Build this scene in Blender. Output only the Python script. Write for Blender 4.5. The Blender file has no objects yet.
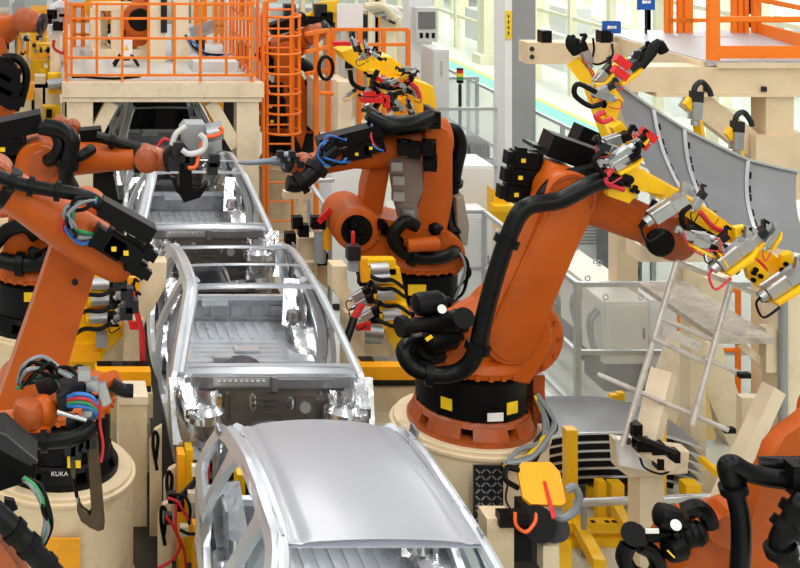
import bpy, bmesh, math, random
from mathutils import Vector as V, Matrix
from mathutils.geometry import tessellate_polygon
random.seed(7)
SC = bpy.context.scene
COL = SC.collection
PI = math.pi
F, VX, VY, H = 1250.0, 50.0, -125.0, 6.0      # focal length in px, vanishing point, eye height

def P(px, py, Y):
    """where the sight line of a pixel meets the plane at depth Y"""
    return V(((px - VX) * Y / F, Y, H - (py - VY) * Y / F))

def pz(px, z, Y):
    return V(((px - VX) * Y / F, Y, z))

def PP(*a):
    return [P(*q) for q in a]

# ------------------------------------------------------------------ mesh builder
def frame(d, up=V((0, 0, 1))):
    d = d.normalized()
    if abs(d.dot(up)) > .98:
        up = V((0, 1, 0)) if abs(d.y) < .9 else V((1, 0, 0))
    x = up.cross(d).normalized()
    y = d.cross(x).normalized()
    return x, y, d

def spline(pts, n=5):
    pts = [V(p) for p in pts]
    if len(pts) < 3:
        return pts
    out = []
    for i in range(len(pts) - 1):
        p0 = pts[i - 1] if i else pts[0] * 2 - pts[1]
        p1, p2 = pts[i], pts[i + 1]
        p3 = pts[i + 2] if i + 2 < len(pts) else pts[-1] * 2 - pts[-2]
        for k in range(n):
            t = k / n
            out.append(.5 * ((2 * p1) + (p2 - p0) * t + (2 * p0 - 5 * p1 + 4 * p2 - p3) * t * t + (3 * p1 - p0 - 3 * p2 + p3) * t ** 3))
    out.append(pts[-1])
    return out

class MB:
    def __init__(s):
        s.bm = bmesh.new()
    def face(s, vs):
        try:
            s.bm.faces.new(vs)
        except ValueError:
            pass
    def _bevel(s, faces, bev, seg=2):
        ed = set()
        for f in faces:
            for e in f.edges:
                ed.add(e)
        ed = [e for e in ed if len(e.link_faces) == 2 and e.calc_face_angle(0) > .5]
        bmesh.ops.bevel(s.bm, geom=ed, offset=bev, segments=seg, affect='EDGES', profile=.6, clamp_overlap=True)
    def hexa(s, c8, bev=0):
        vs = [s.bm.verts.new(c) for c in c8]
        idx = [(0, 3, 2, 1), (4, 5, 6, 7), (0, 1, 5, 4), (1, 2, 6, 5), (2, 3, 7, 6), (3, 0, 4, 7)]
        fs = [s.bm.faces.new([vs[i] for i in q]) for q in idx]
        if bev:
            s._bevel(fs, bev)
        return s
    def box(s, c, size, bev=0, axes=None):
        c = V(c)
        X, Y, Z = axes if axes else (V((1, 0, 0)), V((0, 1, 0)), V((0, 0, 1)))
        a, b, d = size[0] / 2, size[1] / 2, size[2] / 2
        q = [(-a, -b, -d), (a, -b, -d), (a, b, -d), (-a, b, -d), (-a, -b, d), (a, -b, d), (a, b, d), (-a, b, d)]
        return s.hexa([c + X * i + Y * j + Z * k for i, j, k in q], bev)
    def box2(s, lo, hi, bev=0):
        lo, hi = V(lo), V(hi)
        return s.box((lo + hi) / 2, hi - lo, bev)
    def beam(s, p, q, w, h, bev=0, up=V((0, 0, 1))):
        p, q = V(p), V(q)
        x, y, d = frame(q - p, up)
        return s.box((p + q) / 2, (w, h, (q - p).length), bev, (x, y, d))
    def cyl(s, p, q, r, r2=None, n=20, bev=0):
        p, q = V(p), V(q)
        r2 = r if r2 is None else r2
        x, y, d = frame(q - p)
        A = [s.bm.verts.new(p + (x * math.cos(2 * PI * i / n) + y * math.sin(2 * PI * i / n)) * r) for i in range(n)]
        B = [s.bm.verts.new(q + (x * math.cos(2 * PI * i / n) + y * math.sin(2 * PI * i / n)) * r2) for i in range(n)]
        fs = [s.bm.faces.new(A[::-1]), s.bm.faces.new(B)]
        for i in range(n):
            fs.append(s.bm.faces.new([A[i], A[(i + 1) % n], B[(i + 1) % n], B[i]]))
        if bev:
            s._bevel(fs, bev)
        return s
    def lathe(s, o, ax, prof, n=28, ref=None):
        """prof: (r, h) list along axis ax from o"""
        o = V(o)
        x, y, d = frame(V(ax)) if ref is None else (V(ref), V(ax).cross(V(ref)), V(ax))
        rings = []
        for r, h in prof:
            if r < 1e-5:
                rings.append([s.bm.verts.new(o + d * h)])
            else:
                rings.append([s.bm.verts.new(o + d * h + (x * math.cos(2 * PI * i / n) + y * math.sin(2 * PI * i / n)) * r) for i in range(n)])
        for a, b in zip(rings, rings[1:]):
            for i in range(n):
                j = (i + 1) % n
                if len(a) == 1 and len(b) > 1:
                    s.face([a[0], b[j], b[i]])
                elif len(b) == 1 and len(a) > 1:
                    s.face([a[i], a[j], b[0]])
                elif len(a) > 1:
                    s.face([a[i], a[j], b[j], b[i]])
        for rg, rev in ((rings[0], True), (rings[-1], False)):
            if len(rg) > 1:
                s.face(rg[::-1] if rev else rg)
        return s
    def tube(s, pts, r, n=8, sm=5, closed=False):
        pts = spline(pts, sm) if sm > 1 else [V(p) for p in pts]
        if closed:
            pts = pts[:-1] if (pts[0] - pts[-1]).length < 1e-6 else pts
        m = len(pts)
        rings = []
        up = None
        for i, p in enumerate(pts):
            if closed:
                d = pts[(i + 1) % m] - pts[i - 1]
            else:
                d = pts[min(i + 1, m - 1)] - pts[max(i - 1, 0)]
            if d.length < 1e-9:
                d = V((0, 0, 1))
            d.normalize()
            if up is None:
                x, y, _ = frame(d)
            else:
                x = up - d * up.dot(d)
                if x.length < 1e-6:
                    x = frame(d)[0]
                x.normalize()
                y = d.cross(x)
            up = x
            rr = r(i / (m - 1)) if callable(r) else r
            rings.append([s.bm.verts.new(p + (x * math.cos(2 * PI * k / n) + y * math.sin(2 * PI * k / n)) * rr) for k in range(n)])
        q = list(zip(rings, rings[1:]))
        if closed:
            q.append((rings[-1], rings[0]))
        for a, b in q:
            for k in range(n):
                s.face([a[k], a[(k + 1) % n], b[(k + 1) % n], b[k]])
        if not closed:
            s.face(rings[0][::-1]); s.face(rings[-1])
        return s
    def prism(s, pts, o, ax, ay, az, depth, bev=0, seg=2, taper=None):
        """outline (a, b) in plane ax, ay extruded +-depth/2 along az"""
        o = V(o)
        def w(p, k, t=1):
            return o + ax * p[0] * t + ay * p[1] * t + az * k
        A = [s.bm.verts.new(w(p, -depth / 2)) for p in pts]
        B = [s.bm.verts.new(w(p, depth / 2)) for p in pts]
        n = len(pts)
        fs = [s.bm.faces.new(A[::-1]), s.bm.faces.new(B)]
        for i in range(n):
            fs.append(s.bm.faces.new([A[i], A[(i + 1) % n], B[(i + 1) % n], B[i]]))
        if bev:
            ed = set(fs[0].edges) | set(fs[1].edges)
            bmesh.ops.bevel(s.bm, geom=list(ed), offset=bev, segments=seg, affect='EDGES', profile=.6, clamp_overlap=True)
        return s
    def ball(s, c, r, sc=(1, 1, 1), u=16, v=10, axes=None):
        X, Y, Z = axes if axes else (V((1, 0, 0)), V((0, 1, 0)), V((0, 0, 1)))
        M = Matrix.Translation(V(c)) @ Matrix(((X.x, Y.x, Z.x), (X.y, Y.y, Z.y), (X.z, Y.z, Z.z))).to_4x4() @ Matrix.Diagonal((r * sc[0], r * sc[1], r * sc[2], 1))
        bmesh.ops.create_uvsphere(s.bm, u_segments=u, v_segments=v, radius=1, matrix=M)
        return s
    def grid(s, fn, nu, nv, thick=0):
        g = [[s.bm.verts.new(fn(i / nu, j / nv)) for j in range(nv + 1)] for i in range(nu + 1)]
        fs = []
        for i in range(nu):
            for j in range(nv):
                fs.append(s.bm.faces.new([g[i][j], g[i + 1][j], g[i + 1][j + 1], g[i][j + 1]]))
        if thick:
            bmesh.ops.solidify(s.bm, geom=fs, thickness=thick)
        return s
    def build(s, name, mat, parent=None, smooth=True, ang=32):
        bm = s.bm
        bmesh.ops.recalc_face_normals(bm, faces=bm.faces[:])
        me = bpy.data.meshes.new(name)
        o = bpy.data.objects.new(name, me)
        COL.objects.link(o)
        off = V((0, 0, 0))
        p = parent
        while p is not None:
            off += p.location
            p = p.parent
        if parent is None and bm.verts:
            lo = V((min(v.co.x for v in bm.verts), min(v.co.y for v in bm.verts), min(v.co.z for v in bm.verts)))
            hi = V((max(v.co.x for v in bm.verts), max(v.co.y for v in bm.verts), max(v.co.z for v in bm.verts)))
            off = V(((lo.x + hi.x) / 2, (lo.y + hi.y) / 2, lo.z))
            o.location = off
        for v in bm.verts:
            v.co -= off
        bm.to_mesh(me)
        bm.free()
        if smooth:
            me.polygons.foreach_set('use_smooth', [True] * len(me.polygons))
            me.set_sharp_from_angle(angle=math.radians(ang))
        me.materials.append(mat)
        o.parent = parent
        return o

def thing(name, label, cat, loc=(0, 0, 0), group=None):
    o = bpy.data.objects.new(name, None)
    COL.objects.link(o)
    o.empty_display_size = .2
    o.location = V(loc)
    o['label'] = label
    o['category'] = cat
    if group:
        o['group'] = group
    return o

def tag(o, label, cat, group=None, kind=None):
    o['label'] = label
    o['category'] = cat
    if group:
        o['group'] = group
    if kind:
        o['kind'] = kind
    return o

def struct(mb, name, mat):
    o = mb.build(name, mat, smooth=False)
    o['kind'] = 'structure'
    return o

def kids(o):
    return [c for c in bpy.data.objects if c.parent == o]

def dup(root, loc, label=None, group=None, rotz=None, skip=()):
    tree = {}
    for c in bpy.data.objects:
        if c.parent:
            tree.setdefault(c.parent.name, []).append(c)
    def cp(o, par):
        r = o.copy()
        COL.objects.link(r)
        r.parent = par
        for c in tree.get(o.name, []):
            if c.name.split('.')[0] not in skip:
                cp(c, r)
        return r
    r = cp(root, None)
    r.location = V(loc)
    if rotz is not None:
        r.rotation_euler.z = rotz
    if label:
        r['label'] = label
    if group:
        r['group'] = group
    return r

# ------------------------------------------------------------------ materials
def srgb(r, g, b):
    f = lambda c: (c / 255 / 12.92) if c / 255 <= .04045 else ((c / 255 + .055) / 1.055) ** 2.4
    return (f(r), f(g), f(b))

def mat(name, rgb, rough=.5, metal=0.0, var=.10, scale=5, dirt=None, dirt_amt=.35, dscale=2.5, bump=0, coat=0, spec=.5):
    m = bpy.data.materials.new(name)
    m.use_nodes = True
    nt = m.node_tree
    b = nt.nodes['Principled BSDF']
    b.inputs['Metallic'].default_value = metal
    b.inputs['Specular IOR Level'].default_value = spec
    b.inputs['Coat Weight'].default_value = coat
    c = srgb(*rgb)
    tc = nt.nodes.new('ShaderNodeTexCoord')
    n = nt.nodes.new('ShaderNodeTexNoise')
    n.inputs['Scale'].default_value = scale
    n.inputs['Detail'].default_value = 5
    nt.links.new(tc.outputs['Object'], n.inputs['Vector'])
    r = nt.nodes.new('ShaderNodeValToRGB')
    r.color_ramp.elements[0].position = .3
    r.color_ramp.elements[1].position = .7
    r.color_ramp.elements[0].color = (*[x * (1 - var) for x in c], 1)
    r.color_ramp.elements[1].color = (*[min(1, x * (1 + var)) for x in c], 1)
    nt.links.new(n.outputs['Fac'], r.inputs['Fac'])
    out = r.outputs['Color']
    if dirt:
        n2 = nt.nodes.new('ShaderNodeTexNoise')
        n2.inputs['Scale'].default_value = dscale
        n2.inputs['Detail'].default_value = 8
        n2.inputs['Roughness'].default_value = .7
        nt.links.new(tc.outputs['Object'], n2.inputs['Vector'])
        r2 = nt.nodes.new('ShaderNodeValToRGB')
        r2.color_ramp.elements[0].position = .52
        r2.color_ramp.elements[1].position = .72
        r2.color_ramp.elements[0].color = (0, 0, 0, 1)
        r2.color_ramp.elements[1].color = (dirt_amt, dirt_amt, dirt_amt, 1)
        nt.links.new(n2.outputs['Fac'], r2.inputs['Fac'])
        mx = nt.nodes.new('ShaderNodeMix')
        mx.data_type = 'RGBA'
        nt.links.new(r2.outputs['Color'], mx.inputs['Factor'])
        nt.links.new(out, mx.inputs['A'])
        mx.inputs['B'].default_value = (*srgb(*dirt), 1)
        out = mx.outputs['Result']
    nt.links.new(out, b.inputs['Base Color'])
    mr = nt.nodes.new('ShaderNodeMapRange')
    mr.inputs['To Min'].default_value = max(.02, rough - .08)
    mr.inputs['To Max'].default_value = min(1, rough + .08)
    nt.links.new(n.outputs['Fac'], mr.inputs['Value'])
    nt.links.new(mr.outputs['Result'], b.inputs['Roughness'])
    if bump:
        bp = nt.nodes.new('ShaderNodeBump')
        bp.inputs['Strength'].default_value = bump
        bp.inputs['Distance'].default_value = .02
        n3 = nt.nodes.new('ShaderNodeTexNoise')
        n3.inputs['Scale'].default_value = scale * 1.3
        nt.links.new(tc.outputs['Object'], n3.inputs['Vector'])
        nt.links.new(n3.outputs['Fac'], bp.inputs['Height'])
        nt.links.new(bp.outputs['Normal'], b.inputs['Normal'])
    return m

def glow(name, rgb, k):
    m = bpy.data.materials.new(name)
    m.use_nodes = True
    b = m.node_tree.nodes['Principled BSDF']
    b.inputs['Base Color'].default_value = (*srgb(*rgb), 1)
    b.inputs['Emission Color'].default_value = (*srgb(*rgb), 1)
    b.inputs['Emission Strength'].default_value = k
    return m

def glass(name, rgb, alpha=.25, rough=.1):
    m = mat(name, rgb, rough)
    m.node_tree.nodes['Principled BSDF'].inputs['Alpha'].default_value = alpha
    return m

ORANGE = mat('robot_orange', (186, 84, 8), .42, var=.08, scale=3, dirt=(130, 56, 14), dirt_amt=.4, spec=.35)
ORANGE_D = mat('worn_orange', (166, 78, 30), .36, var=.2, scale=6, dirt=(72, 42, 26), dirt_amt=.6)
RAIL_O = mat('rail_orange', (244, 124, 14), .45, var=.05, dirt=(190, 80, 20), dirt_amt=.4)
YELLOW = mat('machine_yellow', (252, 196, 0), .42, var=.06, dirt=(190, 130, 20), dirt_amt=.35)
AMBER = mat('amber_yellow', (252, 170, 4), .45, var=.06, dirt=(180, 110, 30), dirt_amt=.4)
CREAM = mat('cream_paint', (233, 217, 186), .5, var=.05, scale=2, dirt=(166, 140, 104), dirt_amt=.4)
CREAM_W = mat('worn_cream_paint', (226, 205, 168), .55, var=.06, scale=2, dirt=(140, 112, 78), dirt_amt=.55)
BEIGE = mat('beige_paint', (220, 198, 164), .5, var=.05, scale=2, dirt=(170, 140, 106), dirt_amt=.35)
BLACK = mat('black_plastic', (7, 7, 8), .42, var=.2, scale=8, spec=.16)
RUBBER = mat('black_rubber_hose', (7, 8, 9), .36, var=.15, scale=10, spec=.2)
DARK = mat('dark_steel', (38, 38, 42), .4, .5, var=.2, scale=8)
STEEL = mat('bare_steel', (176, 178, 180), .35, .85, var=.12, scale=7)
ALU = mat('aluminium', (200, 203, 206), .35, .7, var=.08, scale=5)
BODY = mat('bare_body_steel', (208, 214, 220), .3, .55, var=.06, scale=3)
BODY_D = mat('dull_body_steel', (150, 151, 156), .34, .7, var=.18, scale=6)
FIRE = mat('firewall_steel', (112, 105, 99), .4, .6, var=.15, scale=5)
SHINY = mat('polished_steel', (225, 227, 230), .2, .95, var=.1, scale=8, bump=.35)
GREY = mat('grey_paint', (150, 153, 154), .5, var=.05, scale=2)
LGREY = mat('light_grey_paint', (206, 208, 206), .5, var=.04, scale=2)
WHITE = mat('white_paint', (236, 238, 238), .5, var=.03, scale=2)
RED = mat('red_paint', (212, 22, 24), .4, var=.1)
BLUE = mat('blue_sign', (20, 88, 176), .4, var=.05)
CABLE_B = mat('blue_hose', (30, 110, 190), .4)
CABLE_R = mat('red_hose', (200, 35, 45), .4)
CABLE_G = mat('green_hose', (40, 140, 80), .4)
CABLE_O = mat('orange_cable', (236, 96, 30), .4)
CABLE_X = mat('grey_cable', (130, 136, 140), .45)
PANEL_G = mat('primed_panel_grey', (178, 180, 184), .36, .35, var=.04, scale=2)
PANE = glass('clear_panel', (225, 232, 235), .22, .12)
LAB_Y = mat('yellow_label', (250, 206, 20), .5)
LAB_W = mat('white_label', (238, 238, 232), .5)
PAPER = LAB_W
# ------------------------------------------------------------------ camera, light, room
cam = bpy.data.cameras.new('camera')
co = bpy.data.objects.new('camera', cam)
COL.objects.link(co)
co.location = (0, 0, H)
co.rotation_euler = (PI / 2, 0, 0)
cam.sensor_width = 36
cam.lens = F / 800 * 36
cam.shift_x = (400 - VX) / 800
cam.shift_y = -(284 - VY) / 800
cam.clip_end = 200
SC.camera = co
SC.view_settings.view_transform = 'Standard'
SC.view_settings.look = 'None'
SC.view_settings.gamma = 1
SC.view_settings.exposure = 0.36
SC.view_settings.use_curve_mapping = False
W_ = bpy.data.worlds.new('world')
SC.world = W_
W_.use_nodes = True
bg = W_.node_tree.nodes['Background']
bg.inputs['Color'].default_value = (.97, .98, 1, 1)
bg.inputs['Strength'].default_value = 0.36

def area(name, loc, sx, sy, power, rot=(0, 0, 0), col=(1, 1, 1)):
    l = bpy.data.lights.new(name, 'AREA')
    l.shape = 'RECTANGLE'
    l.size, l.size_y, l.energy, l.color = sx, sy, power, col
    o = bpy.data.objects.new(name, l)
    COL.objects.link(o)
    o.location = loc
    o.rotation_euler = rot
    return o
for i, y in enumerate((4, 10, 16, 22)):
    for x in (-3, 3.2, 9.5):
        area('roof_and_fill_light', (x, y, 9.4), .5, 4.2, 130, col=(1, .97, .93))
for y in (-4.5, -.5):  # unseen fill rows behind the camera, added to brighten the front faces
    for x in (-4, 2, 8):
        area('roof_and_fill_light', (x, y, 9.4), .6, 3.6, 165, col=(1, .96, .9))
for y in (30, 40, 50):
    area('roof_and_fill_light', (14, y, 9.4), 3, 6, 700, col=(.97, 1, .97))

def floor_mat():
    m = mat('floor_paint', (214, 220, 208), .22, var=.04, scale=.6, dirt=(150, 156, 146), dirt_amt=.3, dscale=.7)
    return m
FL = floor_mat()
struct(MB().box2((-10, -6, -.2), (20, 66, 0)), 'floor', FL)
struct(MB().box2((-10.3, -6, -.2), (-10, 66, 10)), 'wall_left', LGREY)
struct(MB().box2((-10.3, 66, -.2), (20.3, 66.3, 10)), 'wall_back', LGREY)
struct(MB().box2((-10.3, -6.3, -.2), (20.3, -6, 10)), 'wall_front', LGREY)
wm = MB()
wm.box2((20, -6, -.2), (20.3, 66, .7))
wm.box2((20, -6, 4.4), (20.3, 66, 10))
struct(wm, 'wall_right', LGREY)
PALE = mat('pale_frame_paint', (236, 232, 204), .5, var=.03)
n = 0
for y in range(24, 66, 6):
    n += 1
    fr = MB()
    for k in range(5):
        fr.box2((20, y + k * 1.5 - .07, .7), (20.16, y + k * 1.5 + .07, 4.4))
    for z in (.7, 1.9, 3.1, 4.3):
        fr.box2((20.02, y, z), (20.12, y + 6, z + .1))
    o = struct(fr, 'window_%d' % n, PALE)
    pn = MB().box2((20.2, y, .7), (20.24, y + 6, 4.4)).build('pane', glow('daylight_pane_%d' % n, (226, 240, 238), 1.15), o, smooth=False)
wl = MB().box2((20, -6, .7), (20.3, 24, 4.4))
struct(wl, 'wall_lower', LGREY)
struct(MB().box2((.62, 5, 0), (3.3, 26, .006)), 'trim_4', mat('line_gap_shade', (52, 48, 42), .5, .3, var=.3, scale=4))  # added dark sheet, the dimness under the line is put into its colour
# aisle markings
struct(MB().box2((12.32, 8, 0), (12.98, 64, .004)), 'trim_1', mat('teal_walkway', (118, 204, 188), .3, var=.05))
struct(MB().box2((12.2, 8, 0), (12.32, 64, .005)), 'trim_2', mat('yellow_line', (250, 214, 50), .4))
struct(MB().box2((12.98, 8, 0), (13.1, 64, .005)), 'trim_3', bpy.data.materials['yellow_line'])
# ------------------------------------------------------------------ car bodies
CX = 2.0
CY = 7.5 + 4.65      # the roofless second body is the pattern
def halfw(y, z):
    if z < 1.42:
        w = .885 - .10 * ((z - 1.12) / .5) ** 2
    else:
        t = min(1, (z - 1.42) / .6)
        w = .876 + (.615 - .876) * t ** 1.15
    if y < 0:
        w -= .02 * min(1, -y)
    if y > 1.1:
        w -= .06 * ((y - 1.1) / 1.1) ** 1.6
    return w

OUT = [(-.66, .62), (1.06, .62), (1.1, .72)]
for i in range(0, 13):
    a = PI - PI * i / 12
    OUT.append((1.5 + .39 * math.cos(a), .74 + .39 * math.sin(a)))
OUT += [(1.92, .70), (2.14, .72), (2.22, .95), (2.24, 1.2), (2.2, 1.42), (2.12, 1.62), (2.0, 1.78), (1.93, 1.84), (1.7, 1.905), (1.4, 1.96), (1.0, 2.01), (.6, 2.035), (.3, 2.035), (.05, 2.02),
        (-.1, 1.97), (-.35, 1.81), (-.6, 1.63), (-.8, 1.49), (-.84, 1.4), (-.8, 1.1), (-.74, .8)]
D1 = [(-.6, .75), (-.52, .72), (.36, .72), (.43, .78), (.44, 1.1), (.42, 1.4), (.34, 1.7), (.27, 1.91), (.2, 1.945), (.03, 1.93), (-.15, 1.84), (-.4, 1.66), (-.62, 1.49), (-.66, 1.4), (-.64, 1.0)]
D2 = [(.56, .75), (.62, .72), (.92, .72), (1.0, .8), (1.03, .98), (1.13, 1.16), (1.32, 1.28), (1.38, 1.4), (1.36, 1.6), (1.28, 1.8), (1.2, 1.9), (1.0, 1.935), (.6, 1.95), (.44, 1.945), (.42, 1.9), (.48, 1.65), (.55, 1.4), (.56, 1.1)]
D3 = [(1.5, 1.48), (1.92, 1.5), (1.98, 1.54), (1.9, 1.70), (1.8, 1.79), (1.6, 1.84), (1.42, 1.87), (1.42, 1.8), (1.46, 1.6)]

def side(sg):
    mb = MB()
    bm = mb.bm
    loops = [OUT, D1, D2, D3]
    flat = [p for l in loops for p in l]
    tri = tessellate_polygon([[V((a, b, 0)) for a, b in l] for l in loops])
    vs = [bm.verts.new((a, b, 0)) for a, b in flat]
    for t in tri:
        mb.face([vs[i] for i in t])
    for k in range(16):
        z = .66 + k * .085
        bmesh.ops.bisect_plane(bm, geom=bm.verts[:] + bm.edges[:] + bm.faces[:], plane_co=(0, z, 0), plane_no=(0, 1, 0))
    for k in range(14):
        y = -.75 + k * .22
        bmesh.ops.bisect_plane(bm, geom=bm.verts[:] + bm.edges[:] + bm.faces[:], plane_co=(y, 0, 0), plane_no=(1, 0, 0))
    for v in bm.verts:
        y, z = v.co.x, v.co.y
        w = halfw(y, z)
        # wheel-arch lip and shoulder line
        d = math.hypot(y - 1.5, z - .74)
        if d < .52 and z > .7:
            w += .025 * (1 - (d - .39) / .13)
        v.co = V((CX + sg * w, CY + y, z))
    bmesh.ops.recalc_face_normals(bm, faces=bm.faces[:])
    bmesh.ops.solidify(bm, geom=bm.faces[:], thickness=.05)
    # inner flange strips: pillars as closed boxes
    return mb

def ribs(mb, x0, x1, y0, y1, n, z, h=.018, along='y', w=.03):
    for i in range(n):
        if along == 'y':
            x = x0 + (x1 - x0) * (i + .5) / n
            mb.box((CX + x, CY + (y0 + y1) / 2, z), (w, y1 - y0, h), .008)
        else:
            y = y0 + (y1 - y0) * (i + .5) / n
            mb.box((CX + (x0 + x1) / 2, CY + y, z), (x1 - x0, w, h), .008)

CAR_LABELS = ['bare silver car body with its roof panel fitted, nearest on the line', 'bare silver car body without roof, second on the line behind the roofed body',
              'bare silver roofless car body, third on the line with a gripper reaching inside', 'bare car body in the shade under the railed platform, last on the line']
def make_car():
    root = thing('car_body', CAR_LABELS[1], 'car body', (CX, CY, .60), 'car bodies on the assembly line')
    for sg in (-1, 1):
        side(sg).build('side_frame', BODY, root, ang=40)
        m = MB()                                   # inner reinforcement of the pillars
        def q(y, z, i):
            return V((CX + sg * (halfw(y, z) - i), CY + y, z))
        m.tube([q(-.78, 1.46, .035), q(-.38, 1.775, .035), q(-.04, 1.97, .035), q(.5, 2.0, .035), q(1.2, 1.965, .035), q(1.9, 1.82, .035)], .04, 8)
        m.tube([q(.5, .75, .12), q(.5, 1.3, .11), q(.44, 1.6, .11), q(.36, 1.96, .1)], .055, 6)
        m.tube([q(1.95, 1.0, .12), q(2.1, 1.4, .12), q(1.95, 1.82, .1)], .05, 6)
        m.box((CX + sg * .79, CY + .2, .66), (.14, 1.7, .12), .03)
        m.build('pillar_reinforcement', BODY, root)
        # rear wheel house, bright dome inside
        w = MB()
        w.lathe((CX + sg * .84, CY + 1.5, .76), (-sg, 0, 0), [(.4, 0), (.4, .14), (.36, .22), (.26, .28), (.1, .31), (0, .31)], 26)
        bmesh.ops.bisect_plane(w.bm, geom=w.bm.verts[:] + w.bm.edges[:] + w.bm.faces[:], plane_co=(0, 0, .66), plane_no=(0, 0, -1), clear_outer=True)
        w.beam((CX + sg * .68, CY + 1.55, 1.05), (CX + sg * .74, CY + 1.75, 1.5), .26, .12, .03)
        w.cyl((CX + sg * .66, CY + 1.5, 1.14), (CX + sg * .66, CY + 1.5, 1.24), .09, .07)
        w.build('wheel_house', SHINY, root)
        # front apron / suspension tower left open at the bulkhead
        a = MB()
        def ap(u, v):
            y = -.84 - .42 * v
            return V((CX + sg * (.80 - .28 * math.sin(u * PI / 2) + .03 * math.sin(9 * u + 4 * v)), CY + y + .05 * u, 1.36 - .5 * u - .06 * v + .035 * math.sin(12 * u + 5 * v)))
        a.grid(ap, 10, 6, .02)
        def face_(u, v):
            x = .50 + .36 * u
            fold = .03 * math.sin(8 * u + 3 * v) + .05 * math.sin(PI * u) * math.sin(PI * v)
            return V((CX + sg * x, CY - .88 - .10 * (1 - u) - fold - .14 * v, 1.40 - .05 * u - (.5 - .12 * u) * v))
        a.grid(face_, 14, 12, .012)
        a.beam((CX + sg * .88, CY - .80, 1.44), (CX + sg * .86, CY - 1.0, .92), .09, .05, .015)
        a.box((CX + sg * .5, CY - 1.02, 1.12), (.05, .06, .5), .015)
        a.beam((CX + sg * .80, CY - .72, 1.42), (CX + sg * .76, CY - 1.2, 1.28), .10, .1, .02)
        a.beam((CX + sg * .52, CY - .8, .92), (CX + sg * .50, CY - 1.22, .88), .12, .14, .02)
        a.lathe((CX + sg * .62, CY - 1.0, 1.16), (0, 0, 1), [(.19, 0), (.18, .08), (.12, .12), (.06, .12)], 18)
        a.beam((CX + sg * .82, CY - .84, 1.38), (CX + sg * .8, CY - .9, .75), .1, .08, .02)
        a.build('front_apron', SHINY, root)
    # roof cross bars
    for nm, y, z, w, hh in (('windshield_header', .04, 2.005, .17, .05), ('roof_bow', .62, 2.03, .07, .03), ('rear_header', 1.86, 1.84, .13, .05)):
        m = MB()
        hwid = halfw(y, z) - .03
        def bar(u, v, y=y, z=z, w=w, hwid=hwid):
            x = (u * 2 - 1) * hwid
            return V((CX + x, CY + y - .05 * (1 - (2 * u - 1) ** 2) + (v - .5) * w, z + .028 * (1 - (2 * u - 1) ** 2) - .02 + (.012 if .2 < v < .8 else 0)))
        m.grid(bar, 16, 5, .03)
        m.build(nm, BODY, root)
    # windshield lower cowl
    c = MB()
    c.beam((CX - .80, CY - .70, 1.49), (CX + .80, CY - .70, 1.49), .07, .05, .012)
    def cowl(u, v):
        x = (u * 2 - 1) * .78
        return V((CX + x, CY - .70 - .16 * v, 1.50 - .02 * (2 * u - 1) ** 2 - .03 * v + .02 * math.sin(7 * v)))
    c.grid(cowl, 14, 5, .015)
    c.build('cowl', BODY, root)
    c = MB()
    c.box((CX - .28, CY - .885, 1.435), (.5, .05, .07), .02)
    for i in range(9):
        c.box((CX - .48 + i * .05, CY - .92, 1.435), (.025, .02, .04), .006)
    c.build('air_inlet', ALU, root)
    m = MB()
    m.box((CX, CY - .86, 1.43), (1.42, .08, .10), .02)
    m.box((CX + .3, CY - .91, 1.43), (.5, .04, .08), .02)
    m.box((CX + .02, CY - .92, 1.43), (.05, .05, .12), .01)
    m.build('cowl_beam', BODY_D, root)
    # firewall with pressed shapes
    w = MB()
    arch = [(-.66, 1.385), (-.66, .86), (-.3, .82), (-.26, .98), (-.16, 1.06), (0, 1.08), (.16, 1.06), (.26, .98), (.3, .82), (.66, .86), (.66, 1.385)]
    w.prism(arch, (CX, CY - .84, 0), V((1, 0, 0)), V((0, 0, 1)), V((0, 1, 0)), .03, .006)
    for z in (1.24, 1.19, 1.14):
        w.box((CX + .02, CY - .86, z), (.16, .03, .018), .007)
        w.box((CX + .6, CY - .86, z), (.07, .03, .018), .007)
        w.box((CX - .05, CY - .862, z + .08), (.22, .03, .014), .005)
    for x in range(5):
        w.box((CX - .6 + x * .06, CY - .86, 1.2), (.028, .03, .2), .01)
    w.box((CX - .48, CY - .86, 1.03), (.34, .03, .02), .008)
    w.beam((CX - .31, CY - .86, 1.03), (CX - .22, CY - .86, 1.12), .02, .03, .008)
    w.box((CX + .46, CY - .86, 1.02), (.36, .03, .02), .008)
    w.box((CX + .3, CY - .86, 1.2), (.17, .03, .17), .012)
    w.box((CX - .45, CY - .86, .92), (.22, .04, .05), .02)
    w.box((CX + .46, CY - .86, .93), (.26, .05, .06), .02)
    w.build('firewall', FIRE, root)
    for x, z, rx, rz in ((-.17, 1.24, .035, .085), (.17, 1.23, .035, .06)):
        MB().prism([(rx * math.cos(t * PI / 8), rz * math.sin(t * PI / 8)) for t in range(16)], (CX + x, CY - .865, z), V((1, 0, 0)), V((0, 0, 1)), V((0, 1, 0)), .02, .004).build('grommet', SHINY, root)
    MB().cyl((CX + .3, CY - .895, 1.2), (CX + .3, CY - .86, 1.2), .05).build('round_cover', ALU, root)
    MB().box((CX - .44, CY - .885, .93), (.14, .02, .015), .005).build('slot', SHINY, root)
    MB().box((CX - .5, CY - .875, 1.035), (.3, .012, .01)).build('slot', SHINY, root)
    for x in (-.62, -.4, .45, .6):
        MB().cyl((CX + x, CY - .875, 1.33), (CX + x, CY - .855, 1.33), .018, n=10).build('stud', SHINY, root)
    # tunnel behind arch
    t = MB()
    t.grid(lambda u, v: V((CX + .27 * math.cos(PI * u), CY - .8 + 1.7 * v, .78 + .26 * math.sin(PI * u) - .05 * v)), 10, 4, .015)
    t.box2((CX - .78, CY - .8, .66), (CX + .78, CY + .95, .69))
    t.build('floor_pan', BODY_D, root)
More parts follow.
